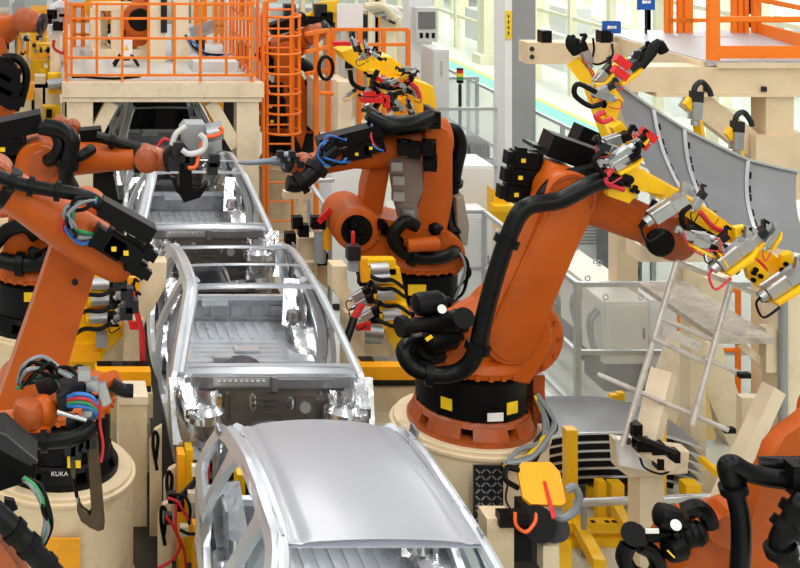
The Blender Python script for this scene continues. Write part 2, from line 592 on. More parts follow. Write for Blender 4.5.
    t = MB()
    ribs(t, -.75, -.3, -.6, .8, 5, .70)
    ribs(t, .3, .75, -.6, .8, 5, .70)
    t.box2((CX - .78, CY - .05, .69), (CX + .78, CY + .08, .78), .02)
    t.build('floor_rib', BODY, root)
    r = MB()
    r.box2((CX - .78, CY + .93, .69), (CX + .78, CY + .97, .90))
    r.box2((CX - .78, CY + .95, .88), (CX + .78, CY + 2.14, .905))
    ribs(r, -.5, .5, 1.55, 2.05, 9, .915, .022, 'y', .05)
    ribs(r, -.48, .48, 1.0, 1.5, 4, .915, .022, 'x', .05)
    r.box((CX - .2, CY + .93, .945), (.18, .1, .05), .012)
    r.box((CX + .1, CY + 1.2, .93), (.26, .14, .03), .01)
    r.build('rear_floor', BODY, root)
    b = MB()
    b.box2((CX - .76, CY + 2.12, .8), (CX + .76, CY + 2.16, 1.16), .006)
    for x in (-.55, -.33, -.1, .13, .36, .58):
        b.box((CX + x, CY + 2.11, 1.03), (.14, .03, .12), .012)
    b.box((CX, CY + 2.1, .96), (1.4, .03, .02), .008)
    b.build('rear_panel', BODY_D, root)
    b = MB()
    b.beam((CX - .76, CY + 2.15, 1.17), (CX + .76, CY + 2.15, 1.17), .07, .05, .015)
    b.box((CX - .12, CY + 2.12, 1.12), (.3, .05, .07), .02)
    b.build('tailgate_sill', BODY, root)
    for sg in (-1, 1):
        b = MB()
        b.prism([(1.3, .9), (2.14, .9), (2.16, 1.42), (1.95, 1.86), (1.8, 1.86), (1.92, 1.48), (1.45, 1.44), (1.38, 1.15)], (CX + sg * .735, CY, 0), V((0, 1, 0)), V((0, 0, 1)), V((1, 0, 0)), .02)
        for i in range(3):
            b.box((CX + sg * .72, CY + 1.62 + .2 * i, 1.3), (.03, .09, .12), .01)
        b.build('quarter_inner', BODY_D, root)
    return root
car = make_car()
for k, dk in ((1, -1), (2, 1), (3, 2)):
    c = dup(car, (CX, CY + 4.65 * dk, .60), CAR_LABELS[0 if dk < 0 else dk + 1], skip=('roof_bow', 'rear_header') if dk < 0 else ())
    if dk < 0:
        front_car = c
CY = 7.5
ROOF = bpy.data.materials.new('roof_steel')
ROOF.use_nodes = True
_b = ROOF.node_tree.nodes['Principled BSDF']
_b.inputs['Base Color'].default_value = (*srgb(222, 224, 230), 1)
_b.inputs['Metallic'].default_value = .35
_b.inputs['Roughness'].default_value = .3
m = MB()
def roof(u, v):
    y = -.03 + 1.96 * v
    x = (u * 2 - 1)
    zc = 2.0 + .045 * math.sin(PI * min(1, v / .9) * .5) * (1 - v) - .165 * v ** 2.0
    hw = .60 - .035 * v ** 2
    y2 = y - .025 * (1 - x * x) * (1 - v) + .03 * (1 - x * x) * v
    g = .012 * math.exp(-((abs(x) - .84) / .05) ** 2)
    return V((CX + x * hw, CY + y2, zc + .045 * (1 - x * x) - g))
m.grid(roof, 40, 24, .012)
m.build('roof_panel', ROOF, front_car, ang=60)
for sg in (-1, 1):
    for y in (.05, .3, .75, 1.2, 1.6):
        MB().box((CX + sg * .60, CY + y, 2.035 - .042 * y ** 1.9), (.02, .09, .012), .004).build('roof_ditch_clip', BODY_D, front_car)
    m = MB()
    def bulge(u, v, sg=sg):
        y = 1.22 + .98 * u
        z = (1.16 - .3 * abs(u - .28)) + (1.5 - 1.16 + .3 * abs(u - .28)) * v
        return V((CX + sg * (halfw(y, z) + .01 + .055 * math.sin(PI * v) * (1 - .5 * u)), CY + y, z))
    m.grid(bulge, 14, 10, .012)
    m.build('quarter_panel', BODY, front_car)
CY = 7.5 + 4.65
# conveyor under the bodies
t = thing('line_conveyor', 'dark roller conveyor running under the row of car bodies', 'conveyor', (2, 16, 0))
for sg in (-1, 1):
    m = MB()
    m.box2((2 + sg * .45 - .08, 5.2, .38), (2 + sg * .45 + .08, 24.9, .56), .01)
    m.build('side_rail', DARK, t)
m = MB()
for i in range(20):
    y = 5.6 + i * .95
    m.cyl((1.5, y, .44), (2.5, y, .44), .05, n=10)
m.build('roller', STEEL, t)
m = MB()
for i in range(10):
    y = 5.6 + i * 2
    for sg in (-1, 1):
        m.box2((2 + sg * .45 - .07, y - .07, 0), (2 + sg * .45 + .07, y + .07, .4))
m.build('trestle', DARK, t)
for k in range(4):
    y = 7.5 + 4.65 * k
    m = MB()
    for sg in (-1, 1):
        m.box2((2 + sg * .6 - .05, y - 1.0, .56), (2 + sg * .6 + .05, y + 2.2, .62))
    for yy in (-.6, .8, 2.0):
        m.box2((1.35, y + yy - .05, .565), (2.65, y + yy + .05, .615))
    m.build('carrier_skid', DARK, t)
# ------------------------------------------------------------------ robots
Xa, Ya, Za = V((1, 0, 0)), V((0, 1, 0)), V((0, 0, 1))
def hull(pts):
    pts = sorted(set((round(a, 5), round(b, 5)) for a, b in pts))
    def half(ps):
        h = []
        for p in ps:
            while len(h) > 1 and (h[-1][0] - h[-2][0]) * (p[1] - h[-2][1]) - (h[-1][1] - h[-2][1]) * (p[0] - h[-2][0]) <= 0:
                h.pop()
            h.append(p)
        return h[:-1]
    return half(pts) + half(pts[::-1])

def circ(c, r, n=28):
    return [(c[0] + r * math.cos(2 * PI * i / n), c[1] + r * math.sin(2 * PI * i / n)) for i in range(n)]

def link(p, rp, q, rq, v, depth, bev=.03, waist=0):
    """tapered bar with round ends between two joints, thickness along v"""
    p, q = V(p), V(q)
    d = (q - p)
    L = d.length
    d.normalize()
    e = v.cross(d).normalized()
    mb = MB()
    pts = hull(circ((0, 0), rp) + circ((L, 0), rq))
    out = []
    for i, a in enumerate(pts):
        b = pts[(i + 1) % len(pts)]
        out.append(a)
        if waist and math.dist(a, b) > L * .5:
            for k in range(1, 8):
                t = k / 8
                s = math.sin(PI * t) * waist
                y = a[1] + (b[1] - a[1]) * t
                out.append((a[0] + (b[0] - a[0]) * t, y - math.copysign(s, y)))
    return mb.prism(out, p, d, e, v.normalized(), depth, bev, 3)

def hose(root, pts, r, name='hose', m=None, clamps=(), n=10, sm=6):
    o = MB().tube(pts, r, n, sm).build(name, m or RUBBER, root)
    sp = spline(pts, 12)
    for t in clamps:
        i = max(1, min(len(sp) - 2, int(t * (len(sp) - 1))))
        d = (sp[i + 1] - sp[i - 1]).normalized()
        MB().lathe(sp[i] - d * r * .45, d, [(r * 1.05, 0), (r * 1.45, .02 * r), (r * 1.45, r * .9), (r * 1.05, r * .92)], 14).build('hose_clamp', BLACK, o)
    return o

def motor(root, c, ax, s, up=Za, name='motor', badge=True, m=None):
    """finned black servo motor with a rounded square body along ax"""
    ax = V(ax).normalized()
    x, y, d = frame(ax, up)
    mb = MB()
    mb.box(V(c), (.2 * s, .2 * s, .3 * s), .035 * s, (x, y, d))
    mb.box(V(c) + d * .18 * s, (.16 * s, .16 * s, .1 * s), .03 * s, (x, y, d))
    mb.box(V(c) - d * .17 * s, (.22 * s, .22 * s, .03 * s), .01 * s, (x, y, d))
    mb.box(V(c) + y * .11 * s + d * .05 * s, (.1 * s, .06 * s, .12 * s), .015 * s, (x, y, d))
    o = mb.build(name, m or BLACK, root)
    if badge:
        b = MB()
        b.box(V(c) - Ya * .115 * s + d * .05 * s, (.05 * s, .012, .045 * s), .004)
        b.build('badge', LAB_Y, o)
    return o

def rb_base(root, B, s, labels=True, turn=0, foot=None):
    B = V(B)
    f = MB()
    f.lathe(B, Za, [(.30 * s, 0), (.545 * s, 0), (.545 * s, .05 * s), (.30 * s, .05 * s)], 40)
    f.lathe(B, Za, [(.36 * s, .13 * s), (.50 * s, .13 * s), (.46 * s, .175 * s), (.36 * s, .175 * s)], 40)
    for i in range(8):
        a = turn + i * PI / 4
        for da in (-.22, -.11, 0, .11, .22):
            c, e = math.cos(a + da), math.sin(a + da)
            r = V((c, e, 0)); t = V((-e, c, 0))
            q = [(.36, 0, -.06), (.57, 0, -.06), (.57, 0, .06), (.36, 0, .06)]
            f.hexa([B + r * .36 * s - t * .03 * s + Za * .04 * s, B + r * .535 * s - t * .04 * s + Za * .04 * s, B + r * .535 * s + t * .04 * s + Za * .04 * s, B + r * .36 * s + t * .03 * s + Za * .04 * s,
                    B + r * .36 * s - t * .03 * s + Za * .15 * s, B + r * .49 * s - t * .036 * s + Za * .15 * s, B + r * .49 * s + t * .036 * s + Za * .15 * s, B + r * .36 * s + t * .03 * s + Za * .15 * s])
    f.build('foot', foot or ORANGE_D, root)
    b = MB()
    b.lathe(B, Za, [(.43 * s, .06 * s), (.43 * s, .18 * s), (.47 * s, .19 * s), (.475 * s, .50 * s), (.44 * s, .53 * s), (.3 * s, .55 * s)], 44)
    for i in range(10):
        a = i * 2 * PI / 10
        b.box(B + V((math.cos(a) * .47 * s, math.sin(a) * .47 * s, .20 * s)), (.02, .02, .03), .004)
    bo = b.build('base', BLACK, root)
    if labels:
        for a, m, w in ((-PI * .36, LAB_Y, .12), (-PI * .47, LAB_W, .14), (-PI * .74, LAB_Y, .1)):
            r = V((math.cos(a), math.sin(a), 0)); t = V((-r.y, r.x, 0))
            MB().box(B + r * .478 * s + Za * (.24 if m is LAB_W else .3) * s, (.006, w * s, (.07 if m is LAB_W else .1) * s), .002, (r, t, Za)).build('warning_label', m, bo)
    c = MB()
    c.lathe(B, Za, [(.40 * s, .53 * s), (.49 * s, .55 * s), (.50 * s, .60 * s), (.47 * s, .66 * s), (.40 * s, .69 * s), (.2 * s, .71 * s)], 44)
    for i in range(28):
        a = i * 2 * PI / 28
        c.box(B + V((math.cos(a) * .495 * s, math.sin(a) * .495 * s, .565 * s)), (.035 * s, .035 * s, .035 * s), .006)
    return c.build('carousel', ORANGE, root)

def rb_shoulder(root, B, A2, v, s, r=.34, w=.34, disc=1):
    """turret rising from the carousel to the shoulder joint"""
    B, A2 = V(B), V(A2)
    u = v.cross(Za).normalized()
    if u.x < 0:
        u = -u
    o = B + Za * .62 * s
    a2 = A2 - o
    ax, az = a2.dot(u), a2.z
    mb = MB()
    pts = hull([(-.42 * s, 0), (.42 * s, 0), (-.40 * s, .12 * s), (.40 * s, .12 * s)] + circ((ax, az), r * .92 * s))
    mb.prism(pts, o + v * a2.dot(v), u, Za, v, w * 2 * s * .8, .04 * s, 3)
    mb.lathe(A2 - v * w * s, v, [(r * .7 * s, 0), (r * .9 * s, .02 * s), (r * s, .08 * s), (r * s, w * 2 * s - .08 * s), (r * .9 * s, w * 2 * s - .02 * s), (r * .7 * s, w * 2 * s)], 40)
    t = mb.build('turret', ORANGE, root)
    d = MB()
    d.lathe(A2 - v * (w + .02) * s, v, [(0, 0), (r * .5 * s, 0), (r * .66 * s, .02 * s), (r * .66 * s, .04 * s)], 32)
    for i in range(12):
        a = i * PI / 6
        d.cyl(A2 - v * (w + .02) * s + (u * math.cos(a) + Za * math.sin(a)) * r * .8 * s, A2 - v * (w - .05) * s + (u * math.cos(a) + Za * math.sin(a)) * r * .8 * s, .018 * s, n=8)
    d.build('joint_cover', ORANGE_D, root)
    return t

def rb_elbow(root, A3, W, v, s, r=.235, back=.42, wrist_r=.16, front=-1, motors=True):
    A3, W = V(A3), V(W)
    f = (W - A3).normalized()
    e = f.cross(v).normalized()
    if e.z < 0:
        e = -e
    mb = MB()
    mb.lathe(A3 - v * .3 * s, v, [(r * .8 * s, 0), (r * s, .03 * s), (r * s, .57 * s), (r * .8 * s, .6 * s)], 36)
    mb.prism(hull(circ((0, 0), r * .95 * s) + [(-back * s, -.2 * s), (-back * s, .2 * s), (.3 * s, .19 * s), (.3 * s, -.19 * s)]), A3, f, e, v, .46 * s, .04 * s, 3)
    L = (W - A3).length
    mb.lathe(A3, f, [(.21 * s, .1 * s), (.215 * s, .34 * s), (.19 * s, .45 * s), ((wrist_r + .01) * s, L - .3 * s), (wrist_r * s, L - .12 * s), (wrist_r * .95 * s, L - .1 * s)], 28)
    fo = mb.build('forearm', ORANGE, root)
    d = MB()
    c = A3 + v * front * .30 * s
    k = v * front
    d.lathe(c, k, [(r * .9 * s, 0), (r * .9 * s, .03 * s), (r * .72 * s, .035 * s), (r * .66 * s, .005 * s), (r * .3 * s, .0), (r * .25 * s, .02 * s), (0, .02 * s)], 36)
    for i in range(16):
        a = i * PI / 8
        q = (f * math.cos(a) + e * math.sin(a)) * r * .5 * s
        d.cyl(c + q, c + q + k * .02 * s, .014 * s, n=8)
    d.build('joint_cover', ORANGE_D, root)
    for j in (-1, 0, 1) if motors else ():
        motor(root, A3 - f * (back + .16) * s + e * (j * .155) * s + v * front * (.06 * abs(j)) * s, -f, s * .8, e)
    return fo

def rb_wrist(root, W, T, v, s, r=.15, m=None):
    W, T = V(W), V(T)
    f = (T - W).normalized()
    mb = MB()
    mb.lathe(W - v * r * 1.25 * s, v, [(r * .6 * s, 0), (r * .95 * s, .03 * s), (r * s, .08 * s), (r * s, r * 2.5 * s - .08 * s), (r * .95 * s, r * 2.5 * s - .03 * s), (r * .6 * s, r * 2.5 * s)], 28)
    mb.lathe(W, f, [(r * .9 * s, -.03 * s), (r * .95 * s, .1 * s), (r * .85 * s, (T - W).length * .75), (r * .7 * s, (T - W).length * .92)], 24)
    o = mb.build('wrist', m or ORANGE_D, root)
    MB().lathe(T - f * (T - W).length * .08, f, [(r * .9 * s, 0), (r * .9 * s, .05 * s), (r * .5 * s, .06 * s), (r * .5 * s, .08 * s)], 24).build('tool_flange', DARK, root)
    return o

def rb_arm(root, A2, A3, v, s, r2=.26, r3=.21, depth=.26, off=0, waist=.02, plug=True):
    o = link(V(A2) + v * off, r2 * s, V(A3) + v * off, r3 * s, v, depth * s, .045 * s, waist).build('upper_arm', ORANGE, root)
    d = (V(A3) - V(A2)).normalized()
    if plug: MB().cyl(V(A2).lerp(V(A3), .48) + v * (off - depth * .5 * s - .004), V(A2).lerp(V(A3), .48) + v * (off - depth * .5 * s + .02), .026 * s, n=16).build('plug', BLACK, o)
    return o

def bundle(root, pts, r, mats, spread, name='cable', seed=1, n=6):
    rnd = random.Random(seed)
    for m in mats:
        j = V((rnd.uniform(-1, 1), rnd.uniform(-1, 1), rnd.uniform(-1, 1))) * spread
        k = V((rnd.uniform(-1, 1), rnd.uniform(-1, 1), rnd.uniform(-1, 1))) * spread
        q = [V(p) + (j if i % 2 else k) * (.3 if i in (0, len(pts) - 1) else 1) for i, p in enumerate(pts)]
        MB().tube(q, r, n, 6).build(name, m, root)

def gauge_cylinder(root, p, q, r, name='accumulator', m=None):
    d = (V(q) - V(p)).normalized()
    L = (V(q) - V(p)).length
    return MB().lathe(p, d, [(0, 0), (r * .55, .01), (r * .9, r * .35), (r, r * .8), (r, L - r * .6), (r * .7, L - r * .2), (r * .45, L - .01), (r * .45, L + r * .3), (0, L + r * .3)], 22).build(name, m or BLACK, root)

def box_at(root, p, q, w, h, name, m, bev=.01):
    return MB().beam(p, q, w, h, bev).build(name, m, root)

def plinth(name, label, c, r, top, foot_r=None, m=None, cat='pedestal'):
    t = thing(name, label, cat, (c[0], c[1], 0))
    MB().lathe((c[0], c[1], 0), Za, [(r * 1.03, 0), (r * 1.03, .03), (r, .04), (r, top - .05), (r * .985, top - .04), (r * .985, top - .012), (r * .97, top)], 56).build('drum', m or CREAM_W, t)
    MB().lathe((c[0], c[1], top - .075), Za, [(r * 1.0, 0), (r * 1.03, .005), (r * 1.03, .03), (r * 1.0, .035)], 56).build('top_ring', m or CREAM_W, t)
    return t

# --- big robot with the roof gripper, right of the roofed body
Y1 = 11.0
B1 = P(471, 421, Y1)
vY = V((0, 1, 0))
R1 = thing('industrial_robot', 'large orange robot holding up the grey roof panel, black round base', 'robot', B1, 'industrial robots along the line')
rb_base(R1, B1, 1.0)
A2 = P(513, 326, Y1)
A3 = P(552, 186, Y1 - .05)
W1 = P(664, 232, Y1 - .1)
T1 = P(697, 228, Y1 - .2)
rb_shoulder(R1, B1, A2, vY, 1.0, r=.35, w=.32)
m = MB()
m.prism(hull(circ((-.62, -.12), .13) + circ((-.1, .05), .3) + [(-.5, -.32), (.0, -.36)]), A2 - vY * .2, Xa, Za, vY, .4, .05, 3)
m.build('balancer_housing', ORANGE, R1)
MB().prism([(a * .93, b) for a, b in hull(circ((0, 0), .2) + circ(((A3 - P(492, 320, Y1)).length, 0), .17))], P(492, 320, Y1) - vY * .455, (A3 - P(492, 320, Y1)).normalized(), vY.cross((A3 - P(492, 320, Y1)).normalized()), vY, .06, .03, 2).build('arm_rib', ORANGE, R1)
rb_arm(R1, P(492, 320, Y1) - vY * .34, A3 - vY * .30, vY, 1.0, plug=False, r2=.235, r3=.225, depth=.24, waist=.035)
rb_elbow(R1, A3, W1, vY, 1.0, r=.225, back=.2, wrist_r=.165, motors=False)
MB().lathe(A3 - vY * .42, -vY, [(.19, -.01), (.2, .012), (.175, .014), (.165, -.006), (.08, -.006), (.07, .012), (0, .012)], 36).build('joint_cover', ORANGE_D, R1)
rb_wrist(R1, W1, T1, vY, 1.0, r=.2)
MB().lathe(P(661, 243, Y1 - .37), -vY, [(0, .02), (.10, .02), (.12, 0), (.12, -.03)], 28).build('wrist_cover', BLACK, R1)
box_at(R1, P(545, 142, Y1 - .05), P(628, 172, Y1 - .1), .30, .2, 'energy_box', BLACK, .02)
box_at(R1, P(575, 133, Y1 + .5), P(632, 158, Y1 + .5), .22, .18, 'energy_box', BLACK, .02)
box_at(R1, P(528, 143, Y1 + .1), P(546, 148, Y1 + .1), .26, .03, 'cover_plate', DARK)
for (x, y) in ((524, 159), (521, 176), (517, 193)):
    motor(R1, P(x, y, Y1 - .1), V((-1, 0, .12)), .72)
hose(R1, PP((628, 178, 10.4), (595, 183, 10.3), (560, 200, 10.3), (525, 208, 10.3), (508, 238, 10.3), (494, 280, 10.3), (484, 318, 10.3), (476, 352, 10.3), (462, 370, 10.35), (438, 375, 10.4), (414, 368, 10.45), (404, 352, 10.5), (414, 342, 10.6), (428, 344, 10.7)), .072, clamps=(.32, .53, .72), n=12)
hose(R1, PP((622, 180, 10.6), (598, 170, 10.6), (562, 178, 10.6), (545, 192, 10.6), (540, 205, 10.6)), .055)
hose(R1, PP((452, 350, 10.7), (430, 358, 10.6), (417, 350, 10.6), (418, 338, 10.6)), .06)
gauge_cylinder(R1, P(412, 305, 10.55), P(446, 302, 10.6), .1)
gauge_cylinder(R1, P(424, 342, 10.5), P(458, 336, 10.6), .1)
m = MB()
m.lathe(P(399, 327, 10.4), P(468, 320, 10.6) - P(399, 327, 10.4), [(0, 0), (.085, 0), (.09, .03), (.09, .07), (.05, .09), (.06, .12), (.062, .3), (.075, .31), (.075, .36), (.09, .37), (.09, .55), (.1, .56), (.1, .62)], 22)
m.build('balancer_rod', BLACK, R1)
g = MB().cyl(P(442, 309, 10.42), P(442, 309, 10.36), .036, n=18).build('pressure_gauge', LAB_W, R1)
MB().cyl(P(464, 318, 10.36), P(464, 318, 10.30), .085, n=24).build('pivot_cover', BLACK, R1)
box_at(R1, P(426, 340, 10.35), P(432, 336, 10.35), .03, .02, 'warning_label', LAB_Y, 0)
box_at(R1, P(536, 372, 10.9), P(536, 420, 10.9), .1, .14, 'connector_box', ORANGE_D)
bundle(R1, PP((536, 395, 10.8), (549, 418, 10.7), (545, 440, 10.5), (525, 455, 10.3), (505, 465, 10.2)), .02, [CABLE_X, BLACK, CABLE_X, BLACK, LAB_Y, CABLE_X], .05)
p = plinth('robot_pedestal', 'cream drum pedestal under the robot with the roof gripper, with a chequer plate', (B1.x, B1.y + .05), .66, B1.z)
# chequer plate on the pedestal face
cp = MB()
c0 = P(488, 497, Y1 - .74)
cp.box(c0, (.24, .03, .52), .008)
pl = cp.build('tread_plate', DARK, p)
cp = MB()
for i in range(5):
    for j in range(9):
        k = 1 if (i + j) % 2 else -1
        a = V((1, 0, k)).normalized()
        cp.box(c0 + V((-.09 + i * .045, -.018, -.22 + j * .055)), (.045, .008, .012), .003, (a, Ya, a.cross(Ya)))
cp.build('tread_pattern', STEEL, pl)

# --- second robot on the right
Y2 = 14.5
B2 = P(415, 309, Y2)
R2 = thing('industrial_robot', 'orange robot on the right beside the second car body, thin lance arm over the line', 'robot', B2, 'industrial robots along the line')
rb_base(R2, B2, 1.0, labels=False)
MB().box(P(417, 290, Y2 - .48), (.2, .01, .12)).build('warning_label', LAB_Y, R2)
m = MB()
m.prism(hull([(-.5, -.1), (.5, -.1)] + circ((-.52, .28), .27) + circ((.3, .1), .27)), P(408, 256, Y2), Xa, Za, vY, .66, .06, 3)
m.lathe(P(358, 230, Y2 - .42), vY, [(.20, .0), (.255, .03), (.265, .1), (.265, .7), (.2, .74)], 36)
m.build('turret', ORANGE, R2)
m = MB().lathe(P(357, 231, Y2 - .43), vY, [(0, -.0), (.175, 0), (.185, .02)], 30).build('joint_cover', BLACK, R2)
for i, (x, y) in enumerate(((352, 232), (361, 229), (357, 238), (354, 224))):
    motor(R2, P(x, y, Y2 - .47), (-.2, -1, 0), .34, badge=i < 2)
MB().box(P(374, 236, Y2 - .38), (.1, .02, .06)).build('maker_plate', LAB_W, R2)
def slab(pts, Y, dep, name, m, bev=.03):
    mb = MB()
    q = [P(a, b, Y) for a, b in pts]
    o = q[0]
    mb.prism([((k - o).x, (k - o).z) for k in q], o + Ya * dep / 2, Xa, Za, Ya, dep, bev, 3)
    return mb
slab([(362, 216), (382, 216), (388, 180), (392, 150), (394, 128), (380, 126), (372, 160), (365, 190)], Y2 - .1, .3, '', None).build('upper_arm', ORANGE, R2)
slab([(412, 252), (446, 238), (453, 200), (453, 150), (448, 130), (436, 124), (424, 126), (426, 160), (424, 200), (410, 226)], Y2 - .25, .34, '', None).build('upper_arm', ORANGE, R2)
m = MB()
m.lathe(P(380, 140, Y2), P(440, 138, Y2) - P(380, 140, Y2), [(.15, 0), (.2, .03), (.2, .62), (.24, .64), (.24, .76), (.18, .8)], 30)
m.build('elbow', ORANGE, R2)
slab([(388, 158), (420, 158), (424, 190), (416, 205), (424, 232), (402, 232), (394, 200)], Y2 - .3, .06, '', None, .01).build('gear_plate', mat('gear_plate', (138, 122, 114), .4, .5), R2)
for (x, y) in ((396, 166), (398, 180), (408, 214), (398, 196)):
    MB().box(P(x, y, Y2 - .36), (.13, .08, .1), .015).build('valve_block', STEEL, R2)
m = MB()
m.box(P(402, 122, Y2 - .15), (.72, .55, .05), .01)
m.box(P(374, 116, Y2 - .15), (.05, .5, .16), .01)
m.box(P(432, 116, Y2 - .15), (.05, .5, .18), .01)
m.build('hose_tray', BLACK, R2)
hose(R2, PP((372, 118, Y2 - .3), (390, 126, Y2 - .45), (412, 125, Y2 - .45), (432, 118, Y2 - .3)), .1, n=12)
for (x, y) in ((429, 148), (430, 163), (414, 150), (404, 148)):
    motor(R2, P(x, y, Y2 - .5), (-.3, -1, 0), .72)
hose(R2, PP((440, 128, Y2), (455, 130, Y2), (461, 145, Y2), (457, 165, Y2), (452, 195, Y2 + .1), (450, 225, Y2), (456, 246, Y2 - .2), (446, 256, Y2 - .5), (420, 258, Y2 - .55), (400, 250, Y2 - .55), (393, 236, Y2 - .55), (404, 222, Y2 - .55), (416, 226, Y2 - .5)), .072, clamps=(.3, .45, .7), n=12)
hose(R2, PP((440, 132, Y2 + .1), (450, 140, Y2 + .1), (448, 158, Y2 + .1)), .06)
gauge_cylinder(R2, P(430, 230, Y2 - .45), P(440, 228, Y2 - .4), .07)
m = MB().lathe(P(407, 246, Y2 - .6), P(440, 243, Y2 - .6) - P(407, 246, Y2 - .6), [(0, .0), (.03, 0), (.05, .0), (.075, .01), (.075, .34), (.05, .36)], 20).build('balancer_rod', ORANGE, R2)
A3b, W2 = P(392, 148, Y2 - .1), P(305, 166, Y2 - .3)
m = MB().lathe(A3b, W2 - A3b, [(.2, 0), (.19, .3), (.14, .5), (.13, 1.0)], 26).build('forearm', ORANGE, R2)
box_at(R2, P(318, 144, Y2 - .35), P(398, 124, Y2 - .35), .26, .14, 'energy_box', BLACK, .02)
for (x, y) in ((372, 146), (358, 152)):
    motor(R2, P(x, y, Y2 - .45), (-1, 0, -.2), .7)
hose(R2, PP((335, 148, Y2 - .5), (322, 160, Y2 - .55), (312, 174, Y2 - .6), (298, 184, Y2 - .6), (287, 183, Y2 - .6)), .09, n=12, clamps=(.4, .7))
bundle(R2, PP((345, 140, Y2 - .5), (326, 140, Y2 - .6), (320, 152, Y2 - .6), (328, 163, Y2 - .6), (345, 160, Y2 - .5), (352, 150, Y2 - .4)), .013, [CABLE_B, CABLE_R, CABLE_X, BLACK, BLACK, CABLE_B], .06, seed=4)
bundle(R2, PP((372, 124, Y2 - .4), (370, 138, Y2 - .5), (376, 148, Y2 - .5), (388, 152, Y2 - .5)), .012, [CABLE_B, BLACK, CABLE_R], .03, seed=6)
rb_wrist(R2, W2, P(288, 162, Y2 - .35), vY, .9, r=.15)
m = MB()
m.lathe(P(290, 160, Y2 - .35), P(242, 163, Y2 - .4) - P(290, 160, Y2 - .35), [(.1, 0), (.1, .08), (.06, .1), (.05, .2), (.035, .24), (.03, .5), (.018, .56), (.01, .6)], 16)
m.build('lance', mat('lance_grey', (120, 128, 140), .4, .4), R2)
m = MB()
for k in range(6):
    m.box(P(280 + k * 4, 154 + (k % 3) * 5, Y2 - .45), (.07, .08, .07), .012)
m.build('tool_coupling', DARK, R2)
slab([(456, 198), (464, 196), (470, 226), (468, 246), (458, 246)], Y2 - .1, .3, '', None).build('counterweight', mat('grey_beige', (156, 146, 130), .5), R2)
bundle(R2, PP((446, 252, Y2 - .3), (462, 256, Y2 - .35), (466, 270, Y2 - .4), (462, 290, Y2 - .4), (455, 300, Y2 - .4)), .016, [BLACK, BLACK, CABLE_X, BLACK], .05, seed=14)
for (x, y) in ((396, 240), (388, 232), (380, 224)):
    motor(R2, P(x, y, Y2 - .38), (.3, -1, 0), .45, badge=False)
plinth('robot_pedestal', 'cream drum pedestal under the robot with the thin lance', (B2.x, B2.y + .05), .62, B2.z)

# --- third robot on the right, behind the ladder cage
Y3 = 21.5
B3 = P(292, 160, Y3)
R3 = thing('industrial_robot', 'orange robot standing behind the caged ladder', 'robot', B3, 'industrial robots along the line')
rb_base(R3, B3, 1.0, labels=False)
A2 = P(285, 118, Y3); A3 = P(284, 50, Y3 - .1); W3 = P(312, 34, Y3 - .6)
rb_shoulder(R3, B3, A2, vY, 1.0)
rb_arm(R3, A2 - vY * .3, A3 - vY * .3, vY, 1.0)
rb_elbow(R3, A3, W3, vY, 1.0, back=.2)
rb_wrist(R3, W3, P(326, 28, Y3 - .7), vY, 1.0)
hose(R3, PP((300, 62, Y3 - .5), (311, 72, Y3 - .5), (314, 95, Y3 - .5), (312, 130, Y3 - .5)), .1, clamps=(.5,))
slab([(302, 150), (309, 120), (308, 85), (300, 72), (294, 85), (292, 130)], Y3 - .5, .3, '', None).build('counterweight', ORANGE, R3)
box_at(R3, P(270, 30, Y3 - .4), P(305, 18, Y3 - .4), .3, .2, 'energy_box', BLACK)
for (x, y) in ((270, 90), (272, 105), (274, 120)):
    motor(R3, P(x, y, Y3 - .6), (-1, 0, 0), 1.1)
plinth('robot_pedestal', 'cream drum pedestal at the foot of the caged ladder', (B3.x, B3.y), .62, B3.z)

# --- near robot on the left
Y4 = 10.7
B4 = P(58, 463, Y4)
R4 = thing('industrial_robot', 'orange robot on the left, arm leaning toward the second car body, on a cream drum', 'robot', B4, 'industrial robots along the line')
rb_base(R4, B4, .95, labels=False, foot=BLACK)
A2 = P(24, 394, Y4); A3 = P(86, 212, Y4 - .2); W4 = P(150, 268, Y4 - .5)
rb_shoulder(R4, B4, A2, vY, .95, r=.26, w=.3)
link(A2 - vY * .36, .24, A3 - vY * .05, .20, vY, .3, .05, .01).build('upper_arm', ORANGE, R4)
MB().cyl(P(75, 282, Y4 - .62), P(75, 282, Y4 - .5), .027, n=16).build('plug', BLACK, R4)
fr = P(4, 186, Y4 - .75)
d4 = (P(120, 262, Y4 - .75) - fr)
m = MB()
m.lathe(fr, d4, [(.13, 0), (.165, .02), (.17, .2), (.19, .5), (.2, .9), (.17, 1.12), (.12, 1.2)], 28)
m.build('forearm', ORANGE, R4)
m = MB()
m.lathe(fr - d4.normalized() * .02, d4, [(.178, 0), (.178, .09)], 28)
m.build('forearm_ring', RUBBER, R4)
MB().lathe(P(-6, 180, Y4 - .9), vY, [(.12, 0), (.15, .03), (.15, .3), (.12, .33)], 28).build('wrist', ORANGE_D, R4)
box_at(R4, P(100, 205, Y4 - .95), P(152, 234, Y4 - .95), .2, .13, 'energy_box', BLACK, .015)
hose(R4, PP((-12, 172, Y4 - 1), (20, 184, Y4 - 1), (52, 190, Y4 - 1), (84, 196, Y4 - 1), (106, 208, Y4 - .98)), .055, clamps=(.2, .35, .55), n=12)
bundle(R4, PP((96, 200, Y4 - 1.05), (80, 202, Y4 - 1.1), (70, 215, Y4 - 1.1), (70, 228, Y4 - 1.1), (80, 238, Y4 - 1.05), (98, 236, Y4 - 1)), .016, [CABLE_B, CABLE_R, CABLE_X, CABLE_X, BLACK, CABLE_G, BLACK, CABLE_X], .055, seed=3)
for (x, y) in ((109, 243), (121, 247)):
    motor(R4, P(x, y, Y4 - 1.0), (1, 0, -.6), .78)
